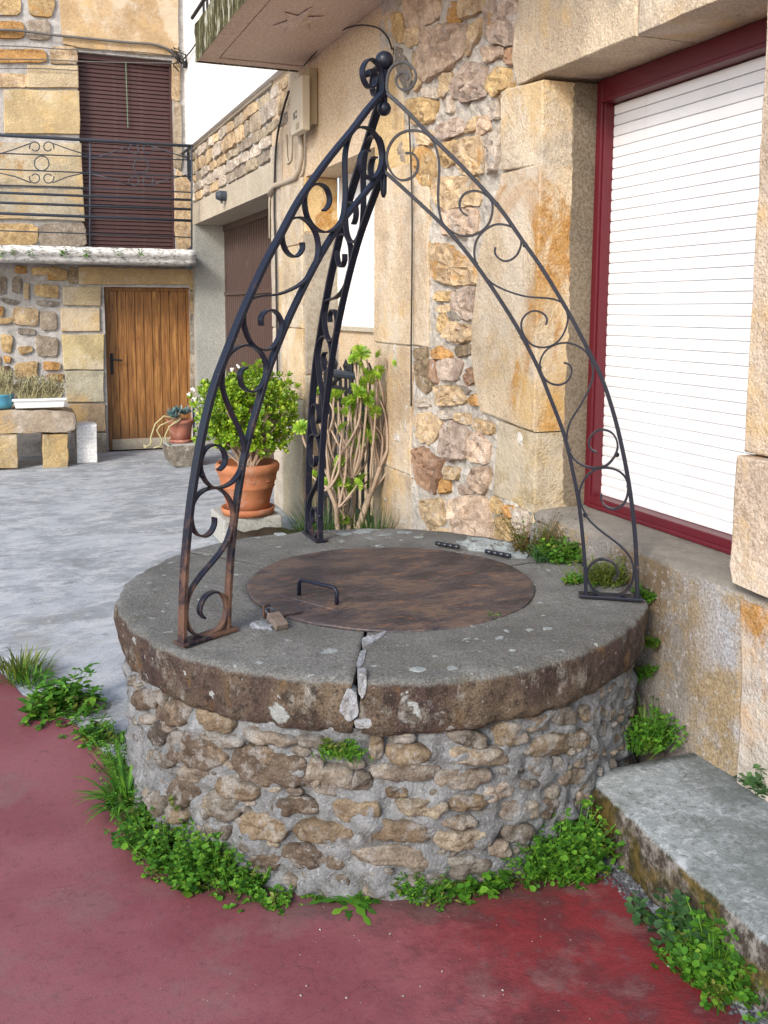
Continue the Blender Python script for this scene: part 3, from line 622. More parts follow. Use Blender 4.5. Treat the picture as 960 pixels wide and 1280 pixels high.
# rubble stones
def rub(z, code, stain, proud, *pts): rubble(W_(z, pts), frW(), proud*.9, 'rubble', A, code, stain, round_=0, n=30, amp=.55, jit=.10, grow=1.10, nscale=22)
for z, code, stn, pr, *pts in [
 (ZB, 'p', .2, .035, (435, 0), (575, 0), (590, 60), (515, 125), (440, 110)), (ZB, 'c', .2, .03, (440, 130), (500, 115), (500, 180), (460, 205), (435, 190)),
 (ZB, 'p', .3, .05, (515, 130), (600, 112), (705, 110), (690, 220), (620, 300), (520, 350), (490, 235)), (ZB, 'o', .8, .03, (635, 15), (670, 10), (675, 100), (635, 105), (628, 60)),
 (ZB, 'c', .1, .03, (680, 0), (780, 0), (775, 40), (685, 92)), (ZB, 'c', .25, .035, (695, 220), (722, 110), (768, 75), (762, 150), (705, 240)),
 (ZB, 'm', .6, .05, (788, 0), (925, 0), (912, 180), (820, 190), (782, 120)), (ZB, 'p', .2, .035, (772, 202), (855, 200), (858, 240), (780, 278)), (ZB, 'r', .5, .03, (868, 215), (908, 200), (903, 270), (878, 280)),
 (ZB, 'm', .1, .045, (640, 370), (700, 262), (780, 292), (790, 400), (700, 440), (635, 410)), (ZB, 'g', .4, .035, (797, 340), (830, 290), (885, 300), (890, 370), (820, 418), (792, 380)),
 (ZB, 'c', .3, .03, (582, 320), (638, 315), (632, 375), (600, 430), (590, 380)), (ZB, 'w', .2, .025, (610, 430), (640, 402), (640, 485), (610, 480)),
 (ZB, 'g', .5, .04, (445, 430), (520, 420), (580, 440), (560, 520), (475, 530), (452, 490)), (ZB, 'm', .1, .03, (580, 545), (650, 505), (700, 532), (690, 570), (610, 602), (565, 572)),
 (ZB, 'c', .3, .03, (703, 540), (745, 495), (740, 560), (695, 572)), (ZB, 'p', .3, .03, (745, 520), (788, 492), (800, 555), (745, 585)), (ZB, 'w', .1, .03, (800, 450), (842, 432), (848, 508), (802, 518)),
 (ZB, 'c', .2, .03, (480, 560), (550, 562), (556, 620), (492, 618)), (ZB, 'g', .7, .04, (472, 642), (530, 632), (570, 700), (558, 800), (512, 790), (482, 720)),
 (ZB, 'g', .5, .035, (582, 622), (660, 602), (676, 690), (602, 718)), (ZB, 'c', .5, .04, (668, 602), (768, 582), (778, 740), (702, 750), (655, 680)), (ZB, 'w', .1, .035, (778, 592), (848, 545), (838, 718), (790, 748)),
 (ZB, 'c', .4, .035, (566, 765), (738, 755), (758, 868), (622, 898), (562, 850)), (ZB, 'p', .2, .035, (594, 905), (748, 892), (738, 1000), (622, 1010), (602, 960)), (ZB, 'c', .6, .03, (540, 1035), (580, 1045), (645, 1055), (640, 1100), (560, 1115), (535, 1080)),
 (ZB, 'g', .5, .02, (378, 60), (425, 60), (435, 185), (395, 180)), (ZB, 'y', .2, .02, (395, 205), (425, 215), (470, 330), (440, 400), (405, 300)),
 (ZB, 'c', .2, .03, (470, 225), (490, 240), (515, 350), (482, 390)), (ZB, 'w', .2, .02, (500, 380), (570, 370), (580, 425), (515, 412)), (ZB, 'k', .3, .02, (405, 560), (438, 640), (440, 760), (412, 700)),
 (ZB, 't', .3, .02, (840, 425), (880, 385), (898, 390), (872, 440), (852, 520)),
 (ZA, 'c', .62, .045, (272, 155), (318, 148), (448, 255), (442, 300), (332, 305), (268, 280)), (ZA, 'g', .2, .03, (276, 337), (338, 332), (338, 370), (282, 374)), (ZA, 'm', .05, .04, (348, 332), (438, 312), (433, 448), (382, 440), (338, 390)),
 (ZA, 'c', .1, .05, (328, 452), (412, 472), (408, 528), (372, 544), (322, 518)), (ZA, 'o', .5, .03, (257, 572), (290, 552), (333, 580), (328, 605), (262, 603)), (ZA, 'g', .3, .025, (287, 432), (314, 422), (328, 490), (288, 498)),
 (ZA, 'r', .4, .02, (247, 602), (270, 612), (280, 700), (257, 690)), (ZA, 't', .3, .03, (190, 622), (240, 604), (258, 720), (230, 738), (196, 690)), (ZA, 'c', .5, .045, (277, 712), (378, 712), (398, 778), (292, 794)),
 (ZA, 'r', .6, .035, (384, 672), (424, 634), (437, 690), (402, 714)), (ZA, 'm', .1, .025, (287, 608), (380, 602), (362, 690), (292, 686)), (ZA, 'c', .3, .03, (202, 822), (268, 822), (298, 868), (250, 948), (202, 918)),
 (ZA, 'w', .1, .02, (254, 808), (348, 812), (348, 840), (300, 846)), (ZA, 'c', .2, .03, (360, 818), (408, 822), (412, 868), (354, 850)), (ZA, 'c', .6, .03, (422, 838), (506, 862), (497, 908), (427, 882)),
 (ZA, 'm', .1, .045, (303, 880), (332, 852), (407, 892), (398, 1000), (332, 1010), (288, 970)), (ZA, 'p', .1, .04, (412, 912), (450, 892), (492, 950), (486, 1018), (404, 1010)), (ZA, 'r', .35, .045, (190, 962), (240, 962), (298, 1020), (278, 1110), (268, 1138), (202, 1100), (186, 1010)),
 (ZA, 'o', .7, .03, (288, 1082), (328, 1092), (328, 1138), (292, 1142)), (ZA, 'c', .3, .03, (312, 1032), (378, 1042), (358, 1088), (312, 1078)), (ZA, 'p', .1, .045, (422, 1042), (492, 1032), (487, 1110), (460, 1143), (412, 1090)),
 (ZA, 'm', .1, .03, (363, 1108), (418, 1102), (437, 1138), (372, 1148)), (ZA, 'c', .55, .045, (214, 1172), (298, 1162), (316, 1262), (255, 1285), (218, 1230)), (ZA, 'p', .1, .055, (328, 1174), (458, 1144), (495, 1250), (490, 1330), (345, 1330)),
 (ZA, 'g', .3, .03, (502, 1152), (542, 1182), (538, 1222), (502, 1218)), (ZA, 'o', .5, .03, (552, 1187), (592, 1190), (583, 1238), (562, 1238)), (ZA, 'w', .1, .035, (598, 1202), (655, 1210), (645, 1320), (592, 1300)),
 (ZA, 'g', .3, .03, (512, 1238), (580, 1246), (585, 1330), (520, 1330)), (ZA, 'w', .1, .025, (188, 762), (240, 757), (258, 790), (204, 798)), (ZA, 'o', .4, .03, (403, 762), (438, 740), (455, 790), (412, 788)),
 (ZA, 't', .3, .02, (190, 562), (238, 556), (236, 598), (192, 608)), (ZA, 'c', .4, .03, (215, 1290), (320, 1280), (330, 1370), (220, 1370)), (ZA, 'y', .2, .02, (345, 405), (375, 450), (325, 440), (320, 410)),
 (ZA, 't', .2, .02, (350, 560), (415, 545), (415, 590), (360, 595)), (ZA, 'c', .3, .02, (270, 395), (330, 385), (330, 415), (285, 420)), (ZA, 'k', .2, .02, (350, 705), (420, 728), (395, 748), (385, 712))]:
    rub(z, code, stn, pr, *pts)
random.seed(11)    # stones above the photograph's upper edge, so that the wall goes on
for i in range(9):
    for j in range(7):
        u = 3.78+i*.2+random.uniform(-.03, .03); v = 3.52+j*.17
        if u < 5.3: rubble([(u, v), (u+.16, v+.01), (u+.18, v+.14), (u+.01, v+.15)], frW(), .03, 'rubble', A, random.choice('cpgcw'), .3, n=12, round_=0)
# red window frame (part) with white shutter slats (sub-parts)
XR = W+.265; win = MB()
def bx(m, x0, x1, y0, y1, z0, z1): m.box((x0, y0, z0), (x1, y1, z1))
bx(win, XR-.02, XR+.12, Y1-.042, Y1-.002, Z0+.012, Z1-.002)
bx(win, XR-.008, XR+.12, Y1-.052, Y1-.0422, Z0+.012, Z1-.002)
bx(win, XR-.02, XR+.12, 1.15, Y1-.0424, Z1-.082, Z1-.002)
bx(win, XR-.028, XR+.12, 1.15, Y1-.0424, Z1-.100, Z1-.0825)
bx(win, XR-.02, XR+.12, 1.15, Y1-.0424, Z0+.012, Z0+.062)
bx(win, XR-.032, XR+.12, 1.15, Y1-.0424, Z0+.012, Z0+.030)
win = win.build('window_frame', 'red_frame', A, bevel=.004)
MB().box((XR+.062, 1.15, Z0), (XR+.08, Y1-.03, Z1)).build('shutter_backing', 'shutter_gap', win)
nsl = 38; zb, zt = Z0+.063, Z1-.101; ph = (zt-zb)/nsl; sm_ = MB(); prof = [(.0035, .0), (-.0010, .0012), (-.0030, ph*.3), (-.0030, ph*.7), (-.0018, ph-.0045), (.0035, ph-.0016), (.012, ph-.0016), (.012, .0)]
vs = [(XR+.04+a, y, b) for y in (1.15, Y1-.0525) for a, b in prof]; k = len(prof)
sm_.add(vs, [(i, (i+1) % k, k+(i+1) % k, k+i) for i in range(k)]+[tuple(range(k)), tuple(reversed(range(k, 2*k)))])
smesh = sm_.mesh('slat', 'shutter')
for i in range(nsl):
    o = bpy.data.objects.new('slat', smesh); o.location.z = zb+i*ph; link(o, win)
rs = MB(); nn = 80
for i in range(nn+1):
    z = Z0+.016+(Z1-Z0-.03)*i/nn; e_ = W+.135+.012*nz(z, 1, 1, 5, 4)+.01*nz(z, 4, 1, 40, 2)
    for x, y in ((e_, Y1+.004), (e_+.003, Y1-.004), (XR-.10, Y1-.006), (XR+.02, Y1-.007)): rs.v.append((x, y+.001*nz(z, x*9, 2, 20), z))
for i in range(nn):
    for k in range(3): rs.f.append((i*4+k, i*4+k+1, i*4+k+5, i*4+k+4))
rs.build('mortar_strip', 'strip', A)
# the side entrance: reveal, white panel, wall, railings
MB().add([(2.43, 5.5, 0), (2.43, 7.0, 0), (2.43, 7.0, 1.545), (2.43, 5.5, 1.545)], [(0, 1, 2, 3)]).build('entrance_wall', 'roughcast', A)
MB().box((2.40, 5.5, 1.545), (2.46, 7.0, 1.575)).build('entrance_ledge', 'concrete', A)
MB().add([(2.435, 5.5, 1.575), (2.435, 7.0, 1.575), (2.435, 7.0, 2.75), (2.435, 5.5, 2.75)], [(0, 1, 2, 3)]).build('entrance_panel', 'white', A)
block([(W-.004, 2.28), (2.425, 2.28), (2.425, 2.688), (W-.004, 2.688)], frF(7.0), .01, .1, parent=A, col='g', stain=.55)
block([(W-.004, 1.2), (2.425, 1.2), (2.425, 2.272), (W-.004, 2.272)], frF(7.0), .01, .1, mat='pebbledash', parent=A)
block([(W-.004, 0), (2.425, 0), (2.425, 1.194), (W-.004, 1.194)], frF(7.0), .008, .1, parent=A, col='e', stain=.2)
# pilaster between entrance and garage
for v0, v1, c_, s_ in ((0, 1.0, (.42, .38, .28), .2), (1.006, 1.55, 'c', .1), (1.556, 2.19, (.50, .42, .30), .4), (2.196, 2.69, (.47, .40, .30), .35)):
    block([(7.02, v0), (7.60, v0), (7.60, v1), (7.02, v1)], frW(), .025, .2, parent=A, col=c_, stain=s_)
block([(7.62, 1.55), (7.95, 1.55), (7.95, 3.05), (7.62, 3.05)], frW(), .012, .3, parent=A, col=(.50, .45, .37), stain=.05)
block([(7.62, 0), (7.95, 0), (7.95, 1.54), (7.62, 1.54)], frW(), .006, .3, parent=A, col=(.46, .42, .36), stain=.05)
# balcony over the entrance
sz = 3.49; bal = MB()
ox0, ox1, oy0, oy1 = 1.405, W, 1.8, 7.16
vs = []; fs = []
bal.box((ox0+.14, oy0, sz+.006), (ox1, oy1-.13, sz+.2)); bal.box((ox0, oy0, sz), (ox0+.128, oy1, sz+.2)); bal.box((ox0+.1281, oy1-.118, sz), (ox1, oy1, sz+.2))
bslab = bal.build('balcony_slab', 'soffit', A)
fm = MB(); nn = 60
for i in range(nn+1):
    y = oy1-(oy1-oy0)*i/nn
    for z in (0, .07, .14, .21, .27): fm.v.append((ox0-.012-.01*nz(y, z, 3, 9, 3), y+(.012 if i == 0 else 0), sz-.015+z+.012*nz(y, z, 8, 7)))
for i in range(nn):
    for k in range(4): fm.f.append((i*5+k, i*5+k+1, (i+1)*5+k+1, (i+1)*5+k))
fm.add([(ox0-.012, oy1+.01, sz-.01), (ox1, oy1+.01, sz-.01), (ox1, oy1+.01, sz+.25), (ox0-.012, oy1+.01, sz+.25)], [(0, 1, 2, 3)])
fm.build('fascia', 'moss_fascia', bslab, True)
star = MB(); q = onZ(372, 27, sz); sc_ = q; pts = []
for k in range(12):
    rr = .20 if k % 2 == 0 else .085; a = math.pi*k/6+.5; pts.append((q.x+rr*.75*math.cos(a), q.y+rr*1.6*math.sin(a), sz-.001))
star.add(pts+[(q.x, q.y, sz-.030)], [(k, (k+1) % 12, 12) for k in range(12)]); star.build('star_relief', 'soffit', bslab)
rl = MB()
for i in range(22): y = oy1-.05-i*.13; rl.tube([(ox0+.04, y, sz+.2), (ox0+.04, y, sz+1.1)], .009, 6)
rl.tube([(ox0+.04, oy1-.05, sz+1.1), (ox0+.04, oy0, sz+1.1)], .018, 6); rl.tube([(ox0-.03, oy1+.02, sz+.30), (ox0-.03, oy0, sz+.30)], .014, 6)
rl.build('balcony_railing', 'black_iron', bslab)
#SECTION_GARAGE
# ================================================================ GARAGE BUILDING further along the same wall
G = thing('garage_building', 'white rendered building over a stone band and a brown metal garage door', 'building')
GX = W+.39
wallgrid(frW(W+.02), (7.95, 11.6), (2.69, 3.54), [], .4, 'mortar_face', 'far_mortar', G, .06, .02)
MB().box((W-.004, 7.952, 2.69), (GX+.1, 11.55, 2.93)).build('lintel_beam', 'concrete', G)
MB().box((W, 11.40, 0), (GX+.1, 11.66, 3.1)).build('corner_pillar', 'grey_concrete', G)
MB().box((W-.012, 7.90, 3.545), (3.2, 11.75, 3.575)).build('drip_edge', 'concrete', G)
MB().box((W-.05, 7.18, 3.576), (3.2, 11.9, 9)).build('upper_wall', 'white', G)
gd = MB(); y = 7.95; gy0 = 7.95
vs = []; n = 0; prof = [(0, 0), (.05, 0), (.056, .04), (.086, .04), (.10, 0)]
while y < 11.4:
    for a, b in prof[:-1]: vs.append((y+a, b))
    y += .10
for (a, b) in vs: gd.v += [(GX-b, a, 0.01), (GX-b, a, 2.62)]
for i in range(len(vs)-1): gd.f.append((2*i, 2*i+2, 2*i+3, 2*i+1))
gdo = gd.build('garage_door', 'brown_metal', G)
zr = uvW(320, 366, GX)[1]
MB().box((GX-.055, 7.95, zr-.012), (GX-.0405, 11.4, zr+.03)).build('crossbar', 'brown_metal', gdo)
MB().box((GX-.06, 7.95, 2.62), (GX+.02, 11.4, 2.69)).build('head_rail', 'brown_metal', gdo)
MB().box((GX-.045, 11.33, 0), (GX-.0226, 11.4, 2.62)).build('door_stile', 'brown_metal', gdo)
random.seed(21)
v = 2.94; row = 0
while v < 3.50:
    hh = random.uniform(.10, .16); hh = min(hh, 3.53-v); y = 7.45 if v > 3.06 else 7.97
    while y < 11.45:
        ww = random.uniform(.18, .60); ww = min(ww, 11.5-y)
        if ww > .08:
            j = lambda: random.uniform(-.012, .012)
            rubble([(y+.01+j(), v+.008+j()), (y+ww-.01+j(), v+.008+j()), (y+ww-.01+j(), v+hh-.006+j()), (y+.01+j(), v+hh-.006+j())], frW(W+.012), random.uniform(.02, .05), 'far', G, random.choice('cwkwce'), .15, n=16, round_=0, amp=.5, back=.03)
        y += ww
    v += hh; row += 1
MB().add([frW(W+.02)(7.4, 3.06, 0), frW(W+.02)(7.95, 3.06, 0), frW(W+.02)(7.95, 3.545, 0), frW(W+.02)(7.4, 3.545, 0)], [(0, 1, 2, 3)]).build('mortar_face', 'far_mortar', G)
# bell, meter box, conduits, cables
q = Vector((W-.02, *uvW(283, 245))); lm = thing('wall_bell', 'small round grey alarm bell fixed to the lintel over the garage door', 'bell')
MB().tube([q+Vector((.02, 0, 0)), q-Vector((.05, 0, 0)), q-Vector((.085, 0, 0))], [.05, .05, .035], 14).build('dome', 'grey_iron', lm)
MB().tube([q+Vector((-.03, 0, -.045)), q+Vector((-.03, 0, -.075))], .012, 6).build('bolt', 'grey_iron', lm)
eb = thing('meter_box', 'beige electric meter box mounted high on the wall under the balcony corner', 'meter box')
XB = W-.13; by0 = onX(377, 130, XB).y; by1 = onX(363, 130, XB).y; bz0 = onX(377, 162, XB).z; bz1 = onX(377, 93, XB).z
MB().box((W-.065, by0+.03, bz0+.05), (W, by1-.02, bz1+.06)).build('back_box', 'box_dark', eb, bevel=.006)
cb = MB().box((XB, by0, bz0), (W-.066, by1, bz1)).build('cover', 'box', eb, bevel=.008)
for (dy, z0, z1) in ((.0, .10, .15), (.05, .10, .12), (.05, .14, .155)): MB().box((XB-.003, by0+(by1-by0)*.62-dy, bz0+z0), (XB-.0005, by0+(by1-by0)*.62+.02-dy, bz0+z1)).build('printed_mark', 'blackmark', cb)
MB().box((XB-.003, by0+.06, bz0+.02), (XB-.0005, by0+.14, bz0+.065)).build('label_plate', 'box_dark', cb)
pp = MB()
pp.tube([(W-.04, 6.98, 3.04), (W-.04, 6.98, 2.82), (W-.045, 7.02, 2.74), (W-.04, 7.12, 2.70), (W-.03, 7.4, 2.70), (W-.03, 7.75, 2.71), (W-.03, 7.92, 2.66)], .022, 8)
pp.build('conduit', 'pipe', eb, True)
MB().tube([(W-.09, 7.2, 3.02), (W-.09, 7.2, 2.86), (W-.085, 7.16, 2.80), (W-.08, 7.1, 2.82), (W-.08, 7.08, 3.02)], .013, 6).build('conduit', 'pipe', eb, True)
MB().tube([(W-.022, 7.92, 2.66), (W-.018, 7.97, 2.60), (W-.018, 7.97, 2.3)], .010, 6).build('conduit', 'pipe', eb, True)
def cable(pts, r, mat, label, name='cable', n=6, cat='cable'):
    P = []; pts = [Vector(p) for p in pts]
    for i in range(len(pts)-1):
        p0, p1, p2, p3 = pts[max(i-1, 0)], pts[i], pts[i+1], pts[min(i+2, len(pts)-1)]
        for k in range(6): t = k/6; P.append(.5*((2*p1)+(p2-p0)*t+(2*p0-5*p1+4*p2-p3)*t*t+(3*p1-p0-3*p2+p3)*t**3))
    P.append(pts[-1]); return tag(MB().tube(P, r, n).build(name, mat, None, True), label, cat, 'cables and wires fixed to the houses')
wp = lambda x, y, X=W-.03: Vector((X, *uvW(x, y, X)))
cable([wp(361, 114), wp(352, 145), wp(345, 185), wp(343, 260), wp(345, 330), wp(347, 470)], .009, 'cable', 'black cable hanging down from the meter box past the garage corner')
cable([wp(511, 140), wp(513, 190), wp(515, 250), wp(515, 330), wp(514, 430), wp(514, 508)], .0045, 'cable', 'thin black cable running down the rubble wall behind the iron arch')
cable([wp(380, 82), wp(398, 62), wp(420, 42), wp(445, 32), wp(470, 34), wp(484, 46), wp(490, 62)], .005, 'cable', 'black cable arching over the plaster under the balcony')
#SECTION_FACADE
# ================================================================ FAR FACADE
H = thing('corner_house', 'stone house across the courtyard with wooden door and iron balcony', 'house')
dX0, dX1 = uvF(130, 358)[0], uvF(238, 358)[0]; dZ = uvF(180, 359)[1]
bX0, bX1 = uvF(100, 190)[0], uvF(218, 190)[0]; bZ0 = uvF(160, 311)[1]; bZ1 = uvF(98, 64)[1]
wallgrid(frF(YF+.02), (-5, 2.13), (0, 7), [(dX0, dX1, 0, dZ), (bX0, bX1, bZ0, bZ1)], .25, 'mortar_face', 'far_mortar', H, .12, .01)
MB().add([(-5, YF+.6, 0), (3, YF+.6, 0), (3, YF+.6, 7), (-5, YF+.6, 7)], [(0, 1, 2, 3)]).build('wall', 'far_mortar', H)
ZC = (0, 300, 2.4); ZD = (0, 0, 2.4)
def F_(z, pts): return [uvF(*p) for p in zm(*z, pts)]
for z, code, stn, *pts in [
 (ZC, 'o', .5, (45, 78), (80, 80), (80, 100), (45, 100)), (ZC, 'g', .5, (95, 82), (148, 85), (143, 105), (97, 105)), (ZC, 'g', .6, (152, 80), (200, 90), (200, 122), (142, 120)), (ZC, 't', .3, (206, 85), (233, 85), (233, 130), (206, 130)),
 (ZC, 'g', .5, (103, 133), (175, 137), (175, 173), (105, 168)), (ZC, 'k', .2, (40, 112), (64, 116), (60, 160), (36, 155)), (ZC, 'c', .2, (70, 132), (88, 132), (86, 180), (73, 175)), (ZC, 'k', .2, (-20, 112), (18, 112), (16, 160), (-20, 160)),
 (ZC, 'c', .35, (42, 202), (113, 207), (113, 258), (38, 250)), (ZC, 'k', .1, (120, 217), (168, 217), (170, 268), (122, 270)), (ZC, 'y', .3, (55, 263), (103, 267), (103, 284), (57, 281)), (ZC, 'g', .3, (2, 283), (38, 287), (33, 338), (7, 333)),
 (ZC, 'k', .1, (108, 288), (173, 293), (170, 348), (112, 348)), (ZC, 'g', .5, (52, 322), (92, 317), (98, 334), (62, 344)), (ZC, 'g', .35, (46, 372), (108, 364), (110, 413), (46, 413)), (ZC, 'o', .8, (133, 364), (181, 369), (179, 390), (132, 389)),
 (ZC, 'o', .8, (141, 402), (191, 402), (188, 424), (146, 424)), (ZC, 'b', .4, (7, 381), (29, 377), (29, 404), (9, 404)), (ZC, 'o', .5, (11, 347), (34, 351), (31, 367), (13, 367)), (ZC, 'o', .4, (-15, 196), (11, 201), (9, 228), (-15, 225)),
 (ZC, 'g', .3, (-15, 235), (42, 233), (30, 250), (-15, 252)), (ZC, 'y', .2, (3, 173), (58, 182), (50, 194), (6, 186)), (ZC, 'y', .2, (107, 182), (173, 183), (168, 199), (111, 195)),
 (ZC, 'k', .2, (0, 440), (80, 430), (85, 470), (0, 470)), (ZC, 't', .3, (100, 440), (180, 440), (180, 500), (110, 500)), (ZC, 'c', .3, (-30, 350), (0, 350), (0, 420), (-30, 420)),
 (ZD, 'g', .3, (-20, -10), (60, -10), (60, 45), (-20, 45)), (ZD, 'g', .6, (86, -10), (163, -10), (158, 50), (92, 45)), (ZD, 'o', .6, (-20, 66), (70, 66), (70, 114), (-20, 114)), (ZD, 'k', .1, (82, 62), (148, 62), (148, 118), (86, 118)),
 (ZD, 'o', .6, (-20, 149), (135, 149), (135, 187), (-20, 187)), (ZD, 'c', .3, (152, 142), (230, 142), (230, 190), (152, 190)), (ZD, 'c', .2, (-20, 222), (78, 222), (78, 260), (-20, 260)),
 (ZD, 'g', .4, (-20, 672), (108, 672), (108, 733), (-20, 733)), (ZD, 'k', .1, (122, 672), (253, 672), (255, 738), (122, 738)),
 (ZD, 'c', .5, (517, 182), (540, 182), (540, 298), (517, 300)), (ZD, 'e', .3, (522, 312), (543, 312), (545, 498), (522, 500)), (ZD, 'c', .2, (527, 512), (580, 560), (580, 738), (527, 738)),
 (ZC, 'g', .5, (568, 92), (584, 92), (584, 150), (570, 150)), (ZC, 't', .5, (570, 156), (584, 156), (584, 220), (571, 220)), (ZC, 'y', .2, (571, 226), (585, 226), (585, 340), (571, 340)), (ZC, 'k', .2, (571, 346), (586, 346), (586, 470), (572, 470))]:
    rubble(F_(z, pts), frF(), .022, 'far', H, code, stn, n=18, round_=0, amp=.4, jit=.09, grow=1.08)
for z, code, stn, *pts in [
 (ZC, (.50, .38, .22), .15, (237, 80), (568, 88), (568, 134), (237, 134)), (ZC, (.50, .42, .27), .1, (188, 141), (303, 141), (304, 196), (188, 196)), (ZC, (.50, .40, .24), .5, (182, 204), (298, 204), (300, 274), (184, 274)),
 (ZC, (.48, .41, .24), .12, (184, 284), (311, 284), (311, 388), (190, 388)), (ZC, (.42, .40, .30), .05, (195, 393), (311, 393), (313, 486), (200, 486)), (ZC, (.36, .28, .19), .2, (205, 491), (316, 491), (318, 574), (215, 574)), (ZC, (.33, .29, .23), .1, (235, 579), (320, 579), (320, 645), (235, 645)),
 (ZD, (.46, .34, .20), .3, (176, -20), (535, -20), (535, 170), (237, 145), (190, 132)), (ZD, (.50, .42, .28), .12, (82, 195), (234, 198), (236, 264), (82, 262)), (ZD, (.50, .40, .23), .3, (10, 268), (238, 273), (240, 403), (14, 400)),
 (ZD, (.46, .40, .28), .5, (-40, 425), (244, 430), (248, 560), (-40, 556)), (ZD, (.44, .40, .30), .12, (-40, 566), (249, 570), (254, 662), (-40, 655))]:
    block(F_(z, pts), frF(), .018, .05, 'dressed', H, code, stn, wob=.012, step=.15)
random.seed(17)      # the facade goes on beyond the left edge of the photograph
v = .05
while v < 5.2:
    hh = random.uniform(.15, .27); x = -3.6+random.uniform(0, .2)
    while x < -.42:
        ww = random.uniform(.2, .5); ww = min(ww, -.15-x); j = lambda: random.uniform(-.025, .025)
        if not (2.1 < v+hh and v < 2.45) and ww > .12: rubble([(x+.02+j(), v+.02+j()), (x+ww-.02+j(), v+.02+j()), (x+ww-.02+j(), v+hh-.02+j()), (x+.02+j(), v+hh-.02+j())], frF(), .02, 'far', H, random.choice('cgktyoe'), .35, n=14, round_=0, amp=.4)
        x += ww
    v += hh
# wooden door
dy = YF+.16
dr = MB()
dr.box((dX0, dy-.04, 0), (dX0+.055, dy+.03, dZ)); dr.box((dX1-.03, dy-.04, 0), (dX1, dy+.03, dZ)); dr.box((dX0+.0552, dy-.04, dZ-.04), (dX1-.0302, dy+.03, dZ))
dr = dr.build('wooden_door', 'wood', H, color=(1, 1, 1, 1))
bw = (dX1-dX0-.09)/9
bm_ = MB().box((.003, -.012, .10), (bw-.004, .02, dZ-.045)).mesh('board', 'wood')
for i in range(9):
    o = bpy.data.objects.new('board', bm_); o.location = (dX0+.057+i*bw, dy+random.uniform(-.003, .003), 0); link(o, dr)
MB().box((dX0+.056, dy-.02, .0), (dX1-.031, dy+.03, .13)).build('threshold', 'concrete', dr)
MB().box((dX0+.056, dy+.021, .1), (dX1-.031, dy+.03, dZ-.042)).build('door_back', 'dark', dr)
hp = Vector((*uvF(140, 447), 0)); hx, hz = uvF(140, 455)
hd = MB().box((hx-.028, dy-.03, hz-.13), (hx+.028, dy-.0125, hz+.12)); hd.tube([(hx, dy-.03, hz+.05), (hx, dy-.07, hz+.05), (hx+.13, dy-.075, hz+.035)], .011, 6)
hd.build('door_handle', 'black_iron', dr)
# balcony door blind
by = YF+.10
bl = MB().box((bX0, by-.03, bZ1-.06), (bX1, by+.05, bZ1)); bl.box((bX0, by-.02, bZ0), (bX0+.02, by+.05, bZ1-.0602)); bl.box((bX1-.03, by-.02, bZ0), (bX1, by+.05, bZ1-.0602))
bl = bl.build('window_blind', 'blind', H)
MB().box((bX0, by+.045, bZ0), (bX1, by+.06, bZ1)).build('blind_backing', 'dark', bl)
ns = 46; ph = (bZ1-.06-bZ0)/ns
bs = MB().add([(bX0+.021, .022, 0), (bX1-.031, .022, 0), (bX1-.031, -.006, .004), (bX0+.021, -.006, .004), (bX0+.021, .022, ph*.9), (bX1-.031, .022, ph*.9), (bX1-.031, .006, ph*.92), (bX0+.021, .006, ph*.92)],
              [(0, 3, 2, 1), (4, 5, 6, 7), (3, 7, 6, 2), (0, 1, 5, 4), (0, 4, 7, 3), (1, 2, 6, 5)]).mesh('slat', 'blind')
for i in range(ns):
    o = bpy.data.objects.new('slat', bs); o.location = (0, by, bZ0+i*ph); link(o, bl)
cx_, cz_ = uvF(157, 75, by-.03)
MB().tube([(cx_, by-.035, bZ1-.05), (cx_+.005, by-.035, uvF(157, 158)[1])], .006, 5).build('cord', 'green_cord', bl)
# balcony slab and balustrade
BY = 11.0
def B_(x, y): q_ = onY(x/2.4, y/2.4, BY); return q_
z0 = B_(300, 790).z; z1 = B_(300, 742).z
sb = MB(); nn = 60; vs = []; fs = []
for i in range(nn+1):
    x = -3+5.10*i/nn
    for k, (yy, zz) in enumerate(((YF, z0+.01), (BY+.06, z0-.0), (BY+.01, z0+.03), (BY+.02, z0+.075), (BY-.02, z0+.09), (BY-.01, z1), (YF, z1+.01))):
        vs.append((x, yy+.012*nz(x, k, 1, 8, 3), zz+.01*nz(x, k, 5, 8, 3)))
for i in range(nn):
    for k in range(6): fs.append((i*7+k, i*7+k+1, (i+1)*7+k+1, (i+1)*7+k))
fs.append(tuple(range(nn*7, nn*7+7)))
sb.add(vs, fs); sbo = sb.build('balcony_slab', 'peel', H, True, recalc=True)
br = MB()
for (ya, yb, r) in ((405, 438, .018), (460, 480, .007), (508, 530, .007), (555, 577, .007), (578, 600, .014), (608, 628, .014), (640, 662, .016), (692, 712, .007)):
    a = B_(0, ya); b = B_(572, yb); d = (a-b); br.tube([b, b+d*2.2], r, 6)
for x in (575, 270): br.tube([B_(x, 430 if x < 500 else 437), B_(x, 745)], .010, 6)
for x in (-40, -350): br.tube([B_(x, 400), B_(x, 742)], .010, 6)
br.tube([B_(575, 437), Vector((B_(575, 437).x, YF, B_(575, 437).z))], .018, 6)
brr = br.build('balustrade', 'grey_iron', sbo, True)
def ring(m, cx, cy, r, a0, a1, spiral=0):
    P = []
    for i in range(19): t = i/18; a = R(a0+(a1-a0)*t); rr = r*(1-spiral*t); P.append(B_(cx+rr*math.cos(a), cy-rr*math.sin(a)))
    m.tube(P, .0065, 5)
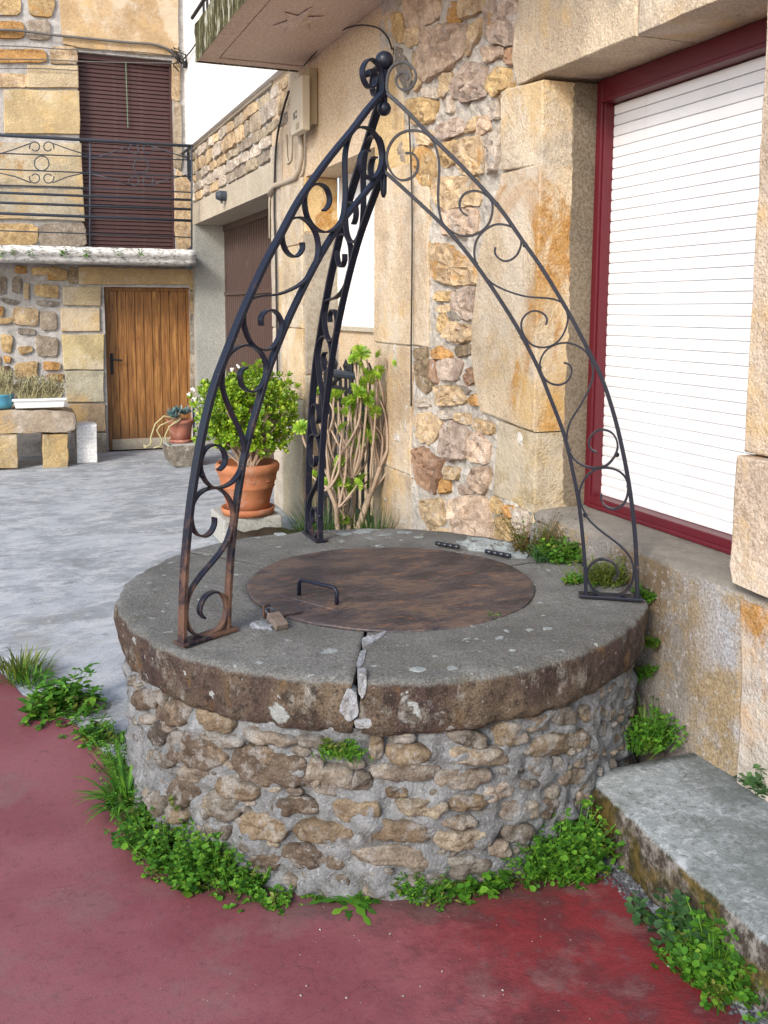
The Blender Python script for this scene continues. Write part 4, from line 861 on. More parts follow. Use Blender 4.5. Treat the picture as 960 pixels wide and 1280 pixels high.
for cx in (125, 423, -172):
    oy = 8 if cx > 300 else (0 if cx > 0 else -6); m = MB()
    ring(m, cx, 490+oy, 22, 0, 360)
    for sx in (-1, 1):
        ring(m, cx+sx*20, 441+oy, 17, 90-sx*110, 90+sx*240, .35); ring(m, cx+sx*20, 534+oy, 17, -90+sx*110, -90-sx*240, .35)
        for (yy, e) in ((430+oy, 468), (548+oy, 515)):
            m.tube([B_(cx+sx*33, yy), B_(cx+sx*80, (yy+e+oy)/2-2), B_(cx+sx*145, e+oy)], .0065, 5)
    m.build('scroll', 'grey_iron', sbo, True)
for i in range(9):
    m = Leaves('round'); q_ = onY(random.choice((2, 9, 17, 38, 80, 108, 148, 175, 196)), 316, BY-.02)
    for k in range(14): m.add(q_+rv(.03), rv()+Vector((0, -.5, 0)), Vector((0, 0, 1)), .03)
    m.build('moss_tuft', 'weed', sbo)
# wires on facade
fp = lambda x, y, Y=YF-.05: onY(x/2.4, y/2.4, Y)
cable([fp(-80, 90), fp(0, 90), fp(60, 92), fp(160, 105), fp(260, 115), fp(380, 127), fp(460, 133), fp(510, 150), fp(535, 172)], .014, 'wire', 'grey cable clipped across the upper wall above the balcony blind')
cable([fp(-80, 140), fp(40, 138), fp(200, 148), fp(400, 155), fp(538, 170)], .006, 'wire', 'thin wire strung across the blind just under the grey cable')
cable([fp(-80, 178), fp(100, 178), fp(300, 186), fp(538, 190)], .006, 'wire', 'thin wire strung low across the balcony blind')
cable([fp(-80, 208), fp(100, 205), fp(235, 212)], .005, 'wire', 'short thin wire strung left of the balcony blind')
m = MB(); random.seed(4)
for i in range(9):
    a = fp(545+random.uniform(-15, 18), 185+random.uniform(-20, 20), 11.45); m.tube([a, a+rv(.10), a+rv(.14), a+rv(.12)], .008, 5)
    m.ball(a, .022, 8)
tag(m.build('insulator_tangle', 'cable'), 'tangle of wires and insulators where the stone facade meets the white wall', 'insulators')
cable([fp(548, 180, 11.4), fp(575, 150, 11.0), fp(600, 110, 10.4)], .008, 'cable', 'black cable leaving the insulators towards the balcony corner')
#SECTION_POTS
# ================================================================ THINGS IN THE COURTYARD
bh = thing('stone_bench', 'stone slab bench on two squared blocks below the balcony', 'bench')
by0 = 10.62
uvB = lambda x, y, Y=by0: (onY(x, y, Y).x, onY(x, y, Y).z)
bt = [uvB(-60, 514), uvB(85, 514), uvB(94, 517), uvB(97, 526), uvB(95, 536), uvB(85, 541), uvB(20, 542), uvB(-60, 543)]
block(bt, frF(by0), 0, .62, 'dressed', bh, (.36, .30, .23), .3, bevel=.02, wob=.012, name='slab', amp=.01)
for a, b in ((-40, 23), (54, 86)):
    block([uvB(a, 586), uvB(b, 586), uvB(b-1, 543), uvB(a, 543)], frF(by0+.02), 0, .35, 'dressed', bh, (.40, .31, .17), .35, bevel=.012, wob=.012, name='support_block', amp=.008)
q0 = onZ(95, 580); q1_ = onZ(122, 577)
wb = thing('white_block', 'pale concrete block standing on end beside the bench', 'concrete block')
uq = lambda x, y: (onY(x, y, 10.82).x, max(0, onY(x, y, 10.82).z))
block([uq(96.5, 582), uq(122, 582), uq(121, 531), uq(95, 531)], frF(10.82), 0, .30, 'white', wb, 'w', 0, bevel=.01, name='body')
pl = thing('window_box', 'white planter full of dry brownish plants standing on the stone bench', 'planter')
a = onY(17, 514, 10.68); b = onY(82, 514, 10.68); zt = onY(17, 500, 10.68).z
pm = MB(); x0, x1, zb_ = a.x, b.x, bt[0][1]+.002
pm.add([(x0+.02, 10.68, zb_), (x1-.02, 10.68, zb_), (x1-.02, 10.86, zb_), (x0+.02, 10.86, zb_), (x0, 10.66, zt), (x1, 10.66, zt), (x1, 10.88, zt), (x0, 10.88, zt)], [(0, 1, 5, 4), (1, 2, 6, 5), (2, 3, 7, 6), (3, 0, 4, 7), (0, 3, 2, 1), (4, 5, 6, 7)])
pm.build('trough', 'planter', pl); MB().box((x0-.012, 10.648, zt-.015), (x1+.012, 10.892, zt+.008)).build('rim', 'planter', pl, bevel=.003)
def drybush(name, cx, cy, cz, rx, ry, rz, n, mats, parent, seed):
    random.seed(seed); m = MB(); L = Leaves('oval')
    for i in range(n):
        a = Vector((cx+random.uniform(-rx, rx)*.8, cy+random.uniform(-ry, ry), cz)); e = a+Vector((random.gauss(0, .07), random.gauss(0, .06), random.uniform(.4, 1)*rz))
        mid = (a+e)/2+rv(.04); m.tube([a, mid, e], .002, 3, False)
        for k in range(5): L.add(mid.lerp(e, random.random())+rv(.02), rv(), rv(), random.uniform(.012, .026))
    m.build('stems', 'dry_stem' if mats == 'dry' else 'stem', parent); L.build(name, mats, parent)
drybush('foliage', (x0+x1)/2, 10.77, zt, (x1-x0)/2, .09, .26, 320, 'dry', pl, 5)
bp = thing('blue_flowerpot', 'small turquoise flowerpot at the left edge of the bench', 'flowerpot', 'flowerpots in the courtyard')
q = onY(3, 514, 10.75); MB().lathe([(.0, 0), (.09, 0), (.115, .05), (.12, .13), (.128, .135), (.128, .15), (.11, .15), (.10, .10), (0, .10)], (q.x, 10.77, bt[0][1]+.002), 24).build('pot', 'blue_pot', bp, True)
drybush('foliage', q.x, 10.77, bt[0][1]+.12, .12, .10, .33, 170, 'dry', bp, 6)
# small pot on stone block by the door
sbk = thing('stone_block', 'rough grey stone block carrying the small pot beside the door', 'stone block')
rr = lambda x, y: (onY(x, y, 10.2).x, max(0, onY(x, y, 10.2).z))
rubble([rr(208, 557), rr(209, 565), rr(215, 584), rr(250, 584), rr(255, 557)], frF(10.2), .03, 'far', sbk, 'y', .2, back=.34, round_=0, name='rock')
MB().box((rr(209, 557)[0], 10.2, rr(209, 560)[1]-.02), (rr(254, 557)[0], 10.53, rr(209, 556)[1])).build('top', 'grey_concrete', sbk, bevel=.02)
sp_ = thing('small_flowerpot', 'small pinkish terracotta pot with blue-grey succulent by the door', 'flowerpot', 'flowerpots in the courtyard')
q = onY(226, 555, 10.36); pz = rr(209, 556)[1]+.001; ps = (q.x, 10.36, pz)
MB().lathe([(0, 0), (.12, 0), (.125, .035), (.115, .036), (.10, .03)], ps, 28).build('saucer', 'terra_pink', sp_, True)
MB().lathe([(0, .02), (.098, .02), (.12, .14), (.135, .21), (.145, .212), (.147, .25), (.132, .25), (.12, .2), (0, .2)], ps, 28).build('pot', 'terra_pink', sp_, True)
L = Leaves('spear'); random.seed(8)
for k in range(9):
    c = Vector((q.x+random.uniform(-.10, .10), 10.36+random.uniform(-.08, .08), pz+.27+random.uniform(0, .06)))
    for i in range(26): d = rv(); d.z = abs(d.z)+.2; L.add(c, d, Vector((0, 0, 1)), random.uniform(.06, .11))
L.build('succulent', 'blue_leaf', sp_)
m = MB()
for P in ([(220, 523), (205, 520), (194, 530), (189, 545), (188, 556), (180, 560)], [(222, 525), (212, 533), (206, 545), (212, 556)], [(218, 524), (200, 532), (196, 538), (203, 550), (200, 558), (192, 560)], [(210, 534), (222, 527), (226, 523)], [(188, 548), (190, 553), (184, 558), (179, 557)]):
    m.tube([onY(x, y, 10.2) for x, y in P], .008, 5)
m.build('trailing_stems', 'dry_stem', sp_, True)
# big pot with jade plant
PY = 6.75
pb = thing('pot_plinth', 'low concrete block under the large terracotta pot', 'plinth')
q = onY(310, 641, PY); pz = q.z; PX = q.x
MB().box((PX-.22, PY-.16, 0), (PX+.22, PY+.30, pz-.004)).build('block', 'grey_concrete', pb, bevel=.015)
bpot = thing('large_flowerpot', 'large terracotta pot with a bright green jade bush behind the well', 'flowerpot', 'flowerpots in the courtyard')
pc = (PX, PY, pz); u = .0056
MB().lathe([(0, 0), (.185, 0), (.20, .05), (.188, .052), (.175, .03), (0, .03)], pc, 40).build('saucer', 'terracotta', bpot, True)
ph_ = onY(310, 577, PY).z-pz
MB().lathe([(0, .031), (.150, .031), (.165, .10), (.192, ph_*.52), (.200, ph_*.54), (.196, ph_*.57), (.212, ph_-.10), (.218, ph_-.075), (.232, ph_-.06), (.236, ph_-.02), (.222, ph_), (.205, ph_-.005), (.195, ph_-.05), (0, ph_-.06)], pc, 48).build('pot', 'terracotta', bpot, True)
for k in range(6):      # pressed rosette motifs round the pot
    a = -2.25+k*.62; c = Vector((PX+.203*math.cos(a), PY+.203*math.sin(a), pz+ph_*.70)); nrm = Vector((math.cos(a), math.sin(a), 0)); tg = Vector((-nrm.y, nrm.x, 0)); m = MB()
    for j in range(5):
        g = j*1.256; m.ball(c+tg*(.014*math.cos(g))+Vector((0, 0, .014*math.sin(g))), .009, 6)
    m.build('rosette_motif', 'terracotta', bpot, True)
random.seed(12)
cc = Vector((onY(308, 520, PY).x, PY, onY(308, 516, PY).z)); L = Leaves('obovate'); m = MB(); base = Vector((PX, PY, pz+ph_-.06))
NB = 1150
for i in range(NB):
    d = rv().normalized(); 
    if d.z < -.93: d.z = -d.z
    rad = random.uniform(.62, 1.0) if i > 60 else random.uniform(.2, .6)
    lob = 1+.30*noise.noise(d*2.1+Vector((5, 5, 5)))+.16*noise.noise(d*6)
    p = cc+Vector((d.x*.385, d.y*.33, d.z*.335))*rad*lob
    if p.z < base.z+.06 and (p-base).xy.length < .22: continue
    out = (d*.7+Vector((0, 0, .6))+rv(.3)).normalized()
    for k in range(8):
        a = k*2.4+i; t = out.orthogonal().normalized(); b = out.cross(t); dd = (t*math.cos(a)+b*math.sin(a))*(1-.07*k)+out*(.25+.11*k)
        L.add(p-out*(.02*(1-k/8)), dd, out, random.uniform(.028, .048))
    if i % 9 == 0:
        mid = base.lerp(p, .5)+Vector((0, 0, .05)); m.tube([base+rv(.05), mid, p], [.010, .007, .004], 5, False)
L.build('foliage', 'jade', bpot, False); m.build('stems', 'stem', bpot, True)
fl = Leaves('round')
for x, y in ((241, 487), (236, 492), (254, 498), (297, 458), (290, 462), (243, 499), (330, 470)):
    p = onY(x, y, PY-.25)
    for k in range(5): fl.add(p, rv(), Vector((0, -1, 0)), .018)
fl.build('blossoms', 'white', bpot)
# garden bed, fence, aeonium
bed = MB(); nb = 16
for i in range(nb+1):
    for j in range(nb+1): x = 1.45+.78*i/nb; y = 4.35+2.3*j/nb; bed.v.append((x, y, .13+.05*nz(x, y, 2, 4, 3)+(-.2 if i == 0 or j == 0 or j == nb else 0)))
for i in range(nb):
    for j in range(nb): k = i*(nb+1)+j; bed.f.append((k, k+nb+1, k+nb+2, k+1))
tag(bed.build('garden_soil', 'grass_dirt', None, True), 'dark soil of the planting bed behind the well', kind='structure')
gf = thing('iron_gate', 'black spear-topped iron gate in the side entrance behind the plants', 'gate')
gxx = 2.24
for i in range(12):
    y = 5.60+i*.115; top = 1.20 if i % 2 else 1.26; m = MB(); m.tube([(gxx, y, .1), (gxx, y, top)], .012, 6); m.tube([(gxx, y, top), (gxx, y, top+.05), (gxx, y, top+.10)], [.008, .022, .001], 6, False)
    m.build('bar', 'black_iron', gf)
for z in (.3, 1.12): MB().box((gxx-.012, 5.56, z), (gxx+.012, 6.98, z+.035)).build('rail', 'black_iron', gf)
qx = onY(439, 440, 5.75); m = MB(); m.tube([(qx.x, 5.75, .1), (qx.x, 5.75, 1.36)], .018, 8); m.tube([(qx.x, 5.75, 1.36), (qx.x, 5.75, 1.44)], [.018, .003], 8)
m.build('gate_post', 'black_iron', gf); MB().tube([(qx.x, 5.75, 1.34), (qx.x-.03, 6.05, 1.20), (qx.x-.05, 6.3, 1.12)], .014, 6).build('brace', 'black_iron', gf)
MB().tube([onY(413, 466, 5.75), onY(444, 470, 5.75)], .026, 8).build('gate_roller', 'grey_iron', gf)
ae = thing('tree_aeonium', 'branching tree aeonium with bare pale stems and lime green rosettes behind the well', 'plant')
random.seed(31); ZE = (360, 400, 4.741)
def AE(x, y, dy=0): (px, py), = zm(*ZE, [(x, y)]); return onY(px, py, 5.35+dy)
rm = Leaves('spoon')
for ringk, (nn, el, L0) in enumerate(((13, .10, 1.0), (12, .40, .88), (9, .75, .68), (6, 1.15, .45))):
    for k in range(nn): a = 2*math.pi*(k+.5*ringk)/nn+random.uniform(-.1, .1); rm.add(Vector((0, 0, .02*ringk)), Vector((math.cos(a)*math.cos(el), math.sin(a)*math.cos(el), math.sin(el))), Vector((0, 0, 1)), L0)
mm = MB(); mm.v = [tuple(v) for v in rm.v]; mm.f = rm.f; rmesh = mm.mesh('rosette', 'aeonium')
nodes = [(490, 1010), (545, 870), (385, 930), (250, 990), (300, 1110), (560, 740)]
bm2 = MB()
def branch(P, r0, r1): 
    pts = [Vector(p) for p in P]; Q = []
    for i in range(len(pts)-1):
        p0, p1, p2, p3 = pts[max(i-1, 0)], pts[i], pts[i+1], pts[min(i+2, len(pts)-1)]
        for k in range(5): t = k/5; Q.append(.5*((2*p1)+(p2-p0)*t+(2*p0-5*p1+4*p2-p3)*t*t+(3*p1-p0-3*p2+p3)*t**3))
    Q.append(pts[-1]); n_ = len(Q); bm2.tube(Q, [r0+(r1-r0)*i/(n_-1) for i in range(n_)], 6, False)
branch([AE(395, 1330), AE(425, 1215), AE(490, 1020), AE(545, 870)], .024, .017)
branch([AE(345, 1330, .1), AE(365, 1200, .1), AE(388, 1080, .08), AE(385, 930, .05)], .019, .015)
branch([AE(300, 1330, .05), AE(292, 1190, .05), AE(285, 1110, 0), AE(240, 1000, 0)], .019, .013)
branch([AE(340, 1180, .1), AE(350, 1060, 0), AE(310, 900, 0)], .012, .010)
for (x, y, r, nd) in ((430, 200, 36, 5), (418, 265, 26, 2), (555, 205, 24, 1), (632, 235, 34, 1), (700, 255, 30, 5), (560, 325, 24, 1), (475, 372, 38, 1), (440, 450, 36, 2), (512, 455, 28, 1), (295, 462, 38, 3),
                      (370, 488, 34, 2), (358, 560, 30, 3), (425, 575, 28, 2), (680, 482, 36, 1), (690, 400, 16, 1), (520, 550, 26, 0), (350, 690, 34, 2), (425, 725, 26, 2), (265, 915, 34, 4), (322, 962, 30, 4),
                      (435, 955, 38, 0), (310, 835, 26, 2), (490, 650, 20, 1), (82, 640, 34, 3), (325, 1185, 26, 4), (145, 920, 22, 3), (172, 425, 22, 3), (240, 960, 26, 3), (455, 320, 26, 5), (400, 520, 28, 2), (470, 480, 28, 2), (330, 640, 28, 3), (400, 650, 26, 2), (390, 780, 26, 2), (300, 880, 28, 4), (470, 600, 24, 1), (540, 480, 22, 1), (345, 900, 24, 4), (270, 1000, 26, 4), (600, 300, 26, 1), (395, 230, 28, 5), (420, 430, 30, 2), (345, 740, 26, 3), (520, 330, 20, 1), (370, 1010, 24, 4), (590, 215, 20, 1), (660, 290, 22, 1), *[(random.uniform(250, 500), random.uniform(330, 980), random.uniform(22, 32), random.choice((2, 3, 2, 4))) for _ in range(10)], *[(random.uniform(420, 660), random.uniform(200, 420), random.uniform(20, 30), random.choice((1, 5))) for _ in range(5)]):
    dyy = random.uniform(-.16, .16); e = AE(x, y, dyy); nn_ = nodes[nd]; s0 = AE(*nn_)
    m1 = s0.lerp(e, .35)+Vector((random.uniform(-.04, .04), 0, -.03)); m2 = s0.lerp(e, .7)+Vector(((e.x-s0.x)*.18, random.uniform(-.03, .03), 0))
    branch([s0, m1, m2, e], .009, .006)
    o = bpy.data.objects.new('rosette', rmesh); o.location = e; s_ = r/4.741*5.7/1187*1.85; o.scale = (s_, s_, s_)
    o.rotation_euler = (random.uniform(.5, 1.25), random.uniform(-.5, .5), random.uniform(0, 6)); link(o, ae)
for (a, *pts) in ((0, (600, 900), (650, 760), (655, 560), (640, 500)), (0, (560, 940), (625, 820), (640, 600), (600, 420), (575, 225)), (1, (590, 760), (575, 560), (520, 420), (465, 235)), (1, (560, 700), (500, 600), (470, 430), (440, 380)),
                  (5, (580, 600), (560, 440), (530, 300), (540, 220)), (5, (600, 600), (610, 480), (640, 380), (638, 260)), (3, (235, 880), (240, 700), (270, 560), (245, 480)), (2, (420, 760), (400, 640), (310, 520)), (2, (460, 850), (470, 700), (420, 560), (390, 520)),
                  (2, (330, 800), (280, 700), (250, 640)), (0, (520, 900), (515, 760), (500, 620), (495, 480)), (1, (600, 780), (640, 640), (660, 520)), (3, (230, 800), (225, 690), (240, 560)), (4, (330, 1000), (300, 880), (255, 780), (235, 650))):
    branch([AE(*nodes[a])]+[AE(x, y, random.uniform(-.06, .06)) for x, y in pts], .008, .006)
bm2.build('stems', 'stem', ae, True)
def tuft(c, n, h, sp_r, mat, name, label, cat='grass', wid=.0022, droop=1.1):
    L = Leaves()
    for i in range(n):
        a = random.uniform(0, 6.28); lean = random.uniform(.1, 1)
        L.blade(c+Vector((math.cos(a)*sp_r*random.random(), math.sin(a)*sp_r*random.random(), 0)), Vector((math.cos(a)*lean, math.sin(a)*lean, 1)), h*random.uniform(.5, 1.1), wid, droop, 5)
    return tag(L.build(name, mat), label, cat, 'tufts of grass')
random.seed(14)
tuft(Vector((2.03, 5.15, .18)), 520, .42, .10, 'grass', 'grass_tuft', 'dark green tuft of thin grass at the foot of the stone pillar behind the well')
tuft(Vector((1.83, 5.6, .18)), 420, .36, .16, 'grass', 'grass_tuft', 'low dark grass between the stems of the tree aeonium', droop=.8)
#SECTION_WELL
# ================================================================ THE WELL
WE = thing('stone_well', 'round old well of river stones with a thick sandstone cap', 'well')
vs = []; fs = []; na, nv = 300, 36
for i in range(na):
    a = 2*math.pi*i/na
    for j in range(nv+1):
        z = .53*j/nv; r = RB+.002+.010*(1-z/.53)**2+.030*nz(a*RB*1.0, z, 3, 11, 4)+.85*bulge((a+math.pi) % (2*math.pi)-math.pi); vs.append((WC.x+r*math.cos(a), WC.y+r*math.sin(a), z-.004))
for i in range(na):
    i2 = (i+1) % na
    for j in range(nv): fs.append((i*(nv+1)+j, i2*(nv+1)+j, i2*(nv+1)+j+1, i*(nv+1)+j+1))
MB().add(vs, fs).build('mortar_wall', 'mortar', WE, True)
Z1b = (0, 800, 2.4); Z2b = (360, 880, 2.4)
def ell(z, cx, cy, w_, h_, ang, col, stain=.3, proud=.045):
    P = []; e = 2.9
    for k in range(14):
        g = 2*math.pi*k/14; c_, s_ = math.cos(g), math.sin(g); x = math.copysign(abs(c_)**(2/e), c_)*w_/2*1.10; y = math.copysign(abs(s_)**(2/e), s_)*h_/2*1.08
        x2 = x*math.cos(R(ang))-y*math.sin(R(ang)); y2 = x*math.sin(R(ang))+y*math.cos(R(ang)); p = uvC(*zm(*z, [(cx+x2, cy+y2)])[0])
        if p is None: return
        P.append(p)
    cu = sum(p[0] for p in P)/14
    P = [(u, min(.515, max(.01, v))) for u, v in P]
    if sum(p[1] for p in P)/14 > .50 or max(p[0] for p in P)-min(p[0] for p in P) > 1: return
    rubble(P, frC, proud, 'river', WE, col, stain, round_=random.choice((1, 2)), n=32, amp=.75, nscale=19, back=.03, jit=.19)
random.seed(2)
B1 = [(405, 122, 40, 35, 0, 'y'), (430, 182, 62, 62, 0, 'b'), (387, 165, 32, 80, 0, 'd'), (512, 222, 88, 78, 8, 'b'), (632, 238, 125, 50, 26, 't'), (585, 330, 175, 108, 12, 'b'), (797, 385, 200, 118, 16, 'b'), (655, 298, 120, 36, 18, 'y'),
      (412, 285, 60, 48, 0, 'y'), (465, 283, 48, 72, 5, 'd'), (480, 360, 86, 42, 18, 'y'), (432, 240, 40, 32, 0, 'y'), (575, 408, 100, 42, 12, 'k'), (541, 460, 84, 88, 32, 'b'), (408, 375, 50, 66, 0, 'y'), (700, 452, 125, 58, 18, 't'),
      (660, 502, 108, 76, 12, 'y'), (880, 506, 148, 44, 2, 'b'), (785, 563, 148, 78, 10, 't'), (925, 585, 80, 52, 4, 'k'), (900, 650, 120, 50, 6, 'b'), (790, 668, 84, 54, 8, 'b'), (650, 572, 80, 46, 14, 'y'), (460, 495, 54, 76, 10, 'y'),
      (800, 297, 165, 36, 10, 'k'), (945, 395, 55, 84, 10, 'k'), (735, 620, 50, 40, 10, 'y'), (520, 530, 70, 40, 20, 't'), (600, 520, 40, 50, 0, 'y')]
B2 = [(28, 212, 50, 80, 0, 'b'), (125, 232, 150, 88, 6, 'k'), (216, 241, 68, 52, -8, 'y'), (60, 118, 95, 36, 4, 'y'), (365, 158, 138, 62, -2, 't'), (265, 130, 44, 66, 4, 't'), (345, 105, 80, 34, 0, 'y'), (355, 211, 225, 50, 1, 'k'), (545, 108, 125, 48, 16, 'y'),
      (675, 98, 100, 70, -3, 't'), (570, 162, 186, 54, 1, 'e'), (528, 228, 160, 60, -4, 'k'), (680, 206, 82, 26, -4, 'd'), (330, 270, 72, 36, 4, 't'), (400, 312, 160, 46, 2, 'e'), (540, 301, 108, 50, -5, 't'), (632, 272, 96, 44, -18, 'w'),
      (205, 323, 138, 68, 2, 't'), (36, 313, 104, 46, 2, 'b'), (100, 390, 178, 62, 6, 't'), (330, 390, 168, 56, 1, 't'), (320, 462, 230, 58, 5, 'k'), (525, 411, 164, 56, -2, 'e'), (78, 466, 176, 66, 7, 'b'), (520, 361, 116, 32, -4, 'k'),
      (705, 325, 130, 58, -8, 'k'), (810, 316, 92, 60, -10, 'b'), (822, 126, 176, 62, -17, 't'), (760, 62, 80, 50, -6, 'y'), (838, 40, 70, 60, -5, 'y'), (925, 32, 68, 46, -20, 't'), (792, 193, 92, 42, -20, 'y'), (862, 222, 94, 44, -16, 'k'),
      (732, 246, 62, 28, 0, 'y'), (928, 152, 66, 32, -20, 't'), (905, 272, 50, 62, 0, 'k'), (700, 395, 96, 56, -8, 'y'), (540, 492, 140, 62, -4, 'y'), (862, 352, 60, 34, -10, 't'), (640, 442, 70, 44, 0, 'k'), (235, 60, 60, 40, 0, 'y'), (430, 70, 80, 34, 2, 'y'), (640, 505, 80, 44, 0, 'y'), (420, 535, 120, 36, 2, 'y')]
for b in B1: ell(Z1b, *b, stain=.25, proud=random.uniform(.018, .028))
for b in B2: ell(Z2b, *b, stain=.3, proud=random.uniform(.010, .018) if b[0] > 620 else random.uniform(.015, .025))
random.seed(9); cen = [uvC(*zm(*z, [(b[0], b[1])])[0]) for z, B_l in ((Z1b, B1), (Z2b, B2)) for b in B_l]; siz = [(b[2]/2.4*.0021, b[3]/2.4*.0019) for B_l in (B1, B2) for b in B_l]
ok = [(c_, s_) for c_, s_ in zip(cen, siz) if c_]; nf = 0
for i in range(2600):
    u = random.uniform(-2.75, -.55); v = random.uniform(.03, .49); w_ = random.uniform(.018, .045); h_ = w_*random.uniform(.4, .75)
    if any(((u-c_[0])/(s_[0]*.52+w_))**2+((v-c_[1])/(s_[1]*.52+h_))**2 < 1.0 for c_, s_ in ok): continue
    ok.append(((u, v), (w_*2, h_*2))); nf += 1
    if nf > 110: break
    P = [(u+w_*math.cos(k*.63)*random.uniform(.8, 1.15), v+h_*math.sin(k*.63)*random.uniform(.8, 1.15)) for k in range(10)]
    rubble(P, frC, random.uniform(.006, .018), 'river', WE, random.choice('yykyyk'), .1, n=16, round_=2, amp=.5, nscale=25, back=.02)
for i in range(80):      # the far side, out of the photograph
    a = random.uniform(R(35), R(165)); v = .06+.11*(i % 5)+random.uniform(-.01, .01); a = R(35)+(i//5)*R(8.2)
    rubble([(a*RB-.05, v-.03), (a*RB+.05, v-.03), (a*RB+.05, v+.035), (a*RB-.05, v+.035)], frC, .03, 'river', WE, random.choice('btky'), .3, round_=2, n=14)
# cap stones
def capstone(a0, a1, seed, label=None):
    rad = lambda a: .930+bulge((a+math.pi) % (2*math.pi)-math.pi)+.020*noise.noise(Vector((math.cos(a)*1.7, math.sin(a)*1.7, 1.3)))+.009*noise.noise(Vector((math.cos(a)*14, math.sin(a)*14, 2)))
    vs = []; fs = []; n = max(8, int((a1-a0)/R(1.0)))
    prof = [(.43, .510, 0), (.43, .672, 0), (.50, .6775, 0), (.60, .681, 0), (.68, .681, 0), (.76, .681, 0), (.83, .680, 0), (.895, .679, 0), (-.010, .6755, 1), (-.002, .669, 1), (.001, .650, 1), (.002, .610, 1), (.0, .570, 1), (-.003, .535, 1), (-.014, .512, 1), (-.07, .503, 1)]
    m = len(prof)
    for i in range(n+1):
        a = a0+(a1-a0)*i/n
        for k, (r, z, rel) in enumerate(prof):
            rr_ = (rad(a)+r) if rel else r; edge = .011*nz(i/n*0+seed, r*6+z*9, a if 0 < i < n else 0, 3, 2) if i in (0, n) else 0
            aa = a+edge*1.2; x = WC.x+rr_*math.cos(aa); y = WC.y+rr_*math.sin(aa)
            d = .012*nz(x, y, z, 11, 4)*(1 if 8 <= k <= 14 else .25); e_ = .009*max(0, nz(x, y, z, 7, 3))*(1 if k in (13, 14, 15) else 0)
            vs.append((x+math.cos(a)*d, y+math.sin(a)*d, z+(.004*nz(x, y, 0, 5, 3) if k < 9 else 0)+e_))
    for i in range(n):
        for k in range(m-1): fs.append((i*m+k, i*m+k+1, (i+1)*m+k+1, (i+1)*m+k))
    fs += [tuple(range(m)), tuple(reversed(range(n*m, n*m+m)))]
    o = MB().add(vs, fs).build('cap_stone', 'cap', WE, True, recalc=True)
    return o
pF = uvC(446, 875, .93); aF = pF[0]/RB
capstone(aF+R(.6), aF+R(118), 1.1); capstone(aF+R(118.8), R(128), 4.4); capstone(R(129), aF+R(359.2), 7.7)
MB().lathe([(.55, .49), (.42, .495), (.40, .50), (.40, .0)], (WC.x, WC.y, 0), 40).build('shaft', 'dark', WE, True)
# pale mortar wedged in the crack, patch repaired block
def frCap(u, v, d): a = u/RB; r = .925+d+bulge(a); return (WC.x+r*math.cos(a), WC.y+r*math.sin(a), v)
def lump(pts, fr, proud, mat, col=(.4, .4, .42), name='mortar_filling', n=30, amp=.9, grow=1.0): 
    return rubble(pts, fr, proud, mat, WE, col, .05, n=n, round_=0, amp=amp, name=name, nscale=45, jit=.22, grow=grow)
uc = lambda x, y: uvC(x, y, .935)
lump([uc(447, 838), uc(459, 842), uc(459, 870), uc(453, 880), uc(446, 868)], frCap, .005, 'mortar_white', grow=.85)
lump([uc(434, 862), uc(446, 866), uc(449, 895), uc(436, 903), uc(422, 893), uc(428, 876)], frCap, .007, 'mortar_white')
lump([uc(442, 903), uc(462, 900), uc(466, 912), uc(444, 912)], frCap, .004, 'mortar_white')
lump([uc(495, 872), uc(530, 862), uc(556, 878), uc(566, 905), uc(520, 909), uc(492, 902)], frCap, .010, 'river', (.24, .235, .22), 'repair_stone')
zt_ = .682; ut = lambda x, y: tuple(onZ(x, y, zt_).xy)
for P in ([(450, 815), (458, 812), (456, 826), (449, 833), (446, 829)], [(453, 797), (466, 796), (482, 789), (478, 796), (462, 805), (454, 808)], [(447, 836), (459, 838), (456, 848), (448, 850)],
          [(311, 780), (324, 775), (342, 781), (340, 789), (322, 795), (318, 787)], [(570, 677), (600, 672), (640, 682), (662, 694), (640, 700), (605, 690), (585, 688)]):
    lump([ut(*p) for p in P], frZ(zt_-.001), .005 if P[0][0] < 560 else .016, 'mortar_white' if P[0][0] < 560 else 'lichen', amp=.9)
for (x, y, w_, h_) in ((586, 802, 42, 10), (624, 797, 16, 4), (685, 785, 17, 4), (661, 787, 12, 5), (566, 834, 20, 5), (522, 836, 28, 6), (715, 735, 14, 3), (545, 820, 10, 3), (430, 667, 22, 5), (455, 664, 30, 6), (480, 668, 20, 4), (425, 676, 18, 5), (505, 665, 22, 4), (400, 664, 14, 4), (461, 673, 24, 4), (596, 788, 12, 4), (640, 812, 9, 3), (524, 671, 16, 3), (350, 667, 20, 4)):
    P = [ut(x+math.cos(k*.45)*w_/2*random.uniform(.45, 1.15), y+math.sin(k*.45)*h_/2*random.uniform(.45, 1.15)) for k in range(14)]
    lump(P, frZ(zt_-.0015), .0022, 'lichen', (.5, .53, .52), 'lichen_patch', amp=.8, n=34)
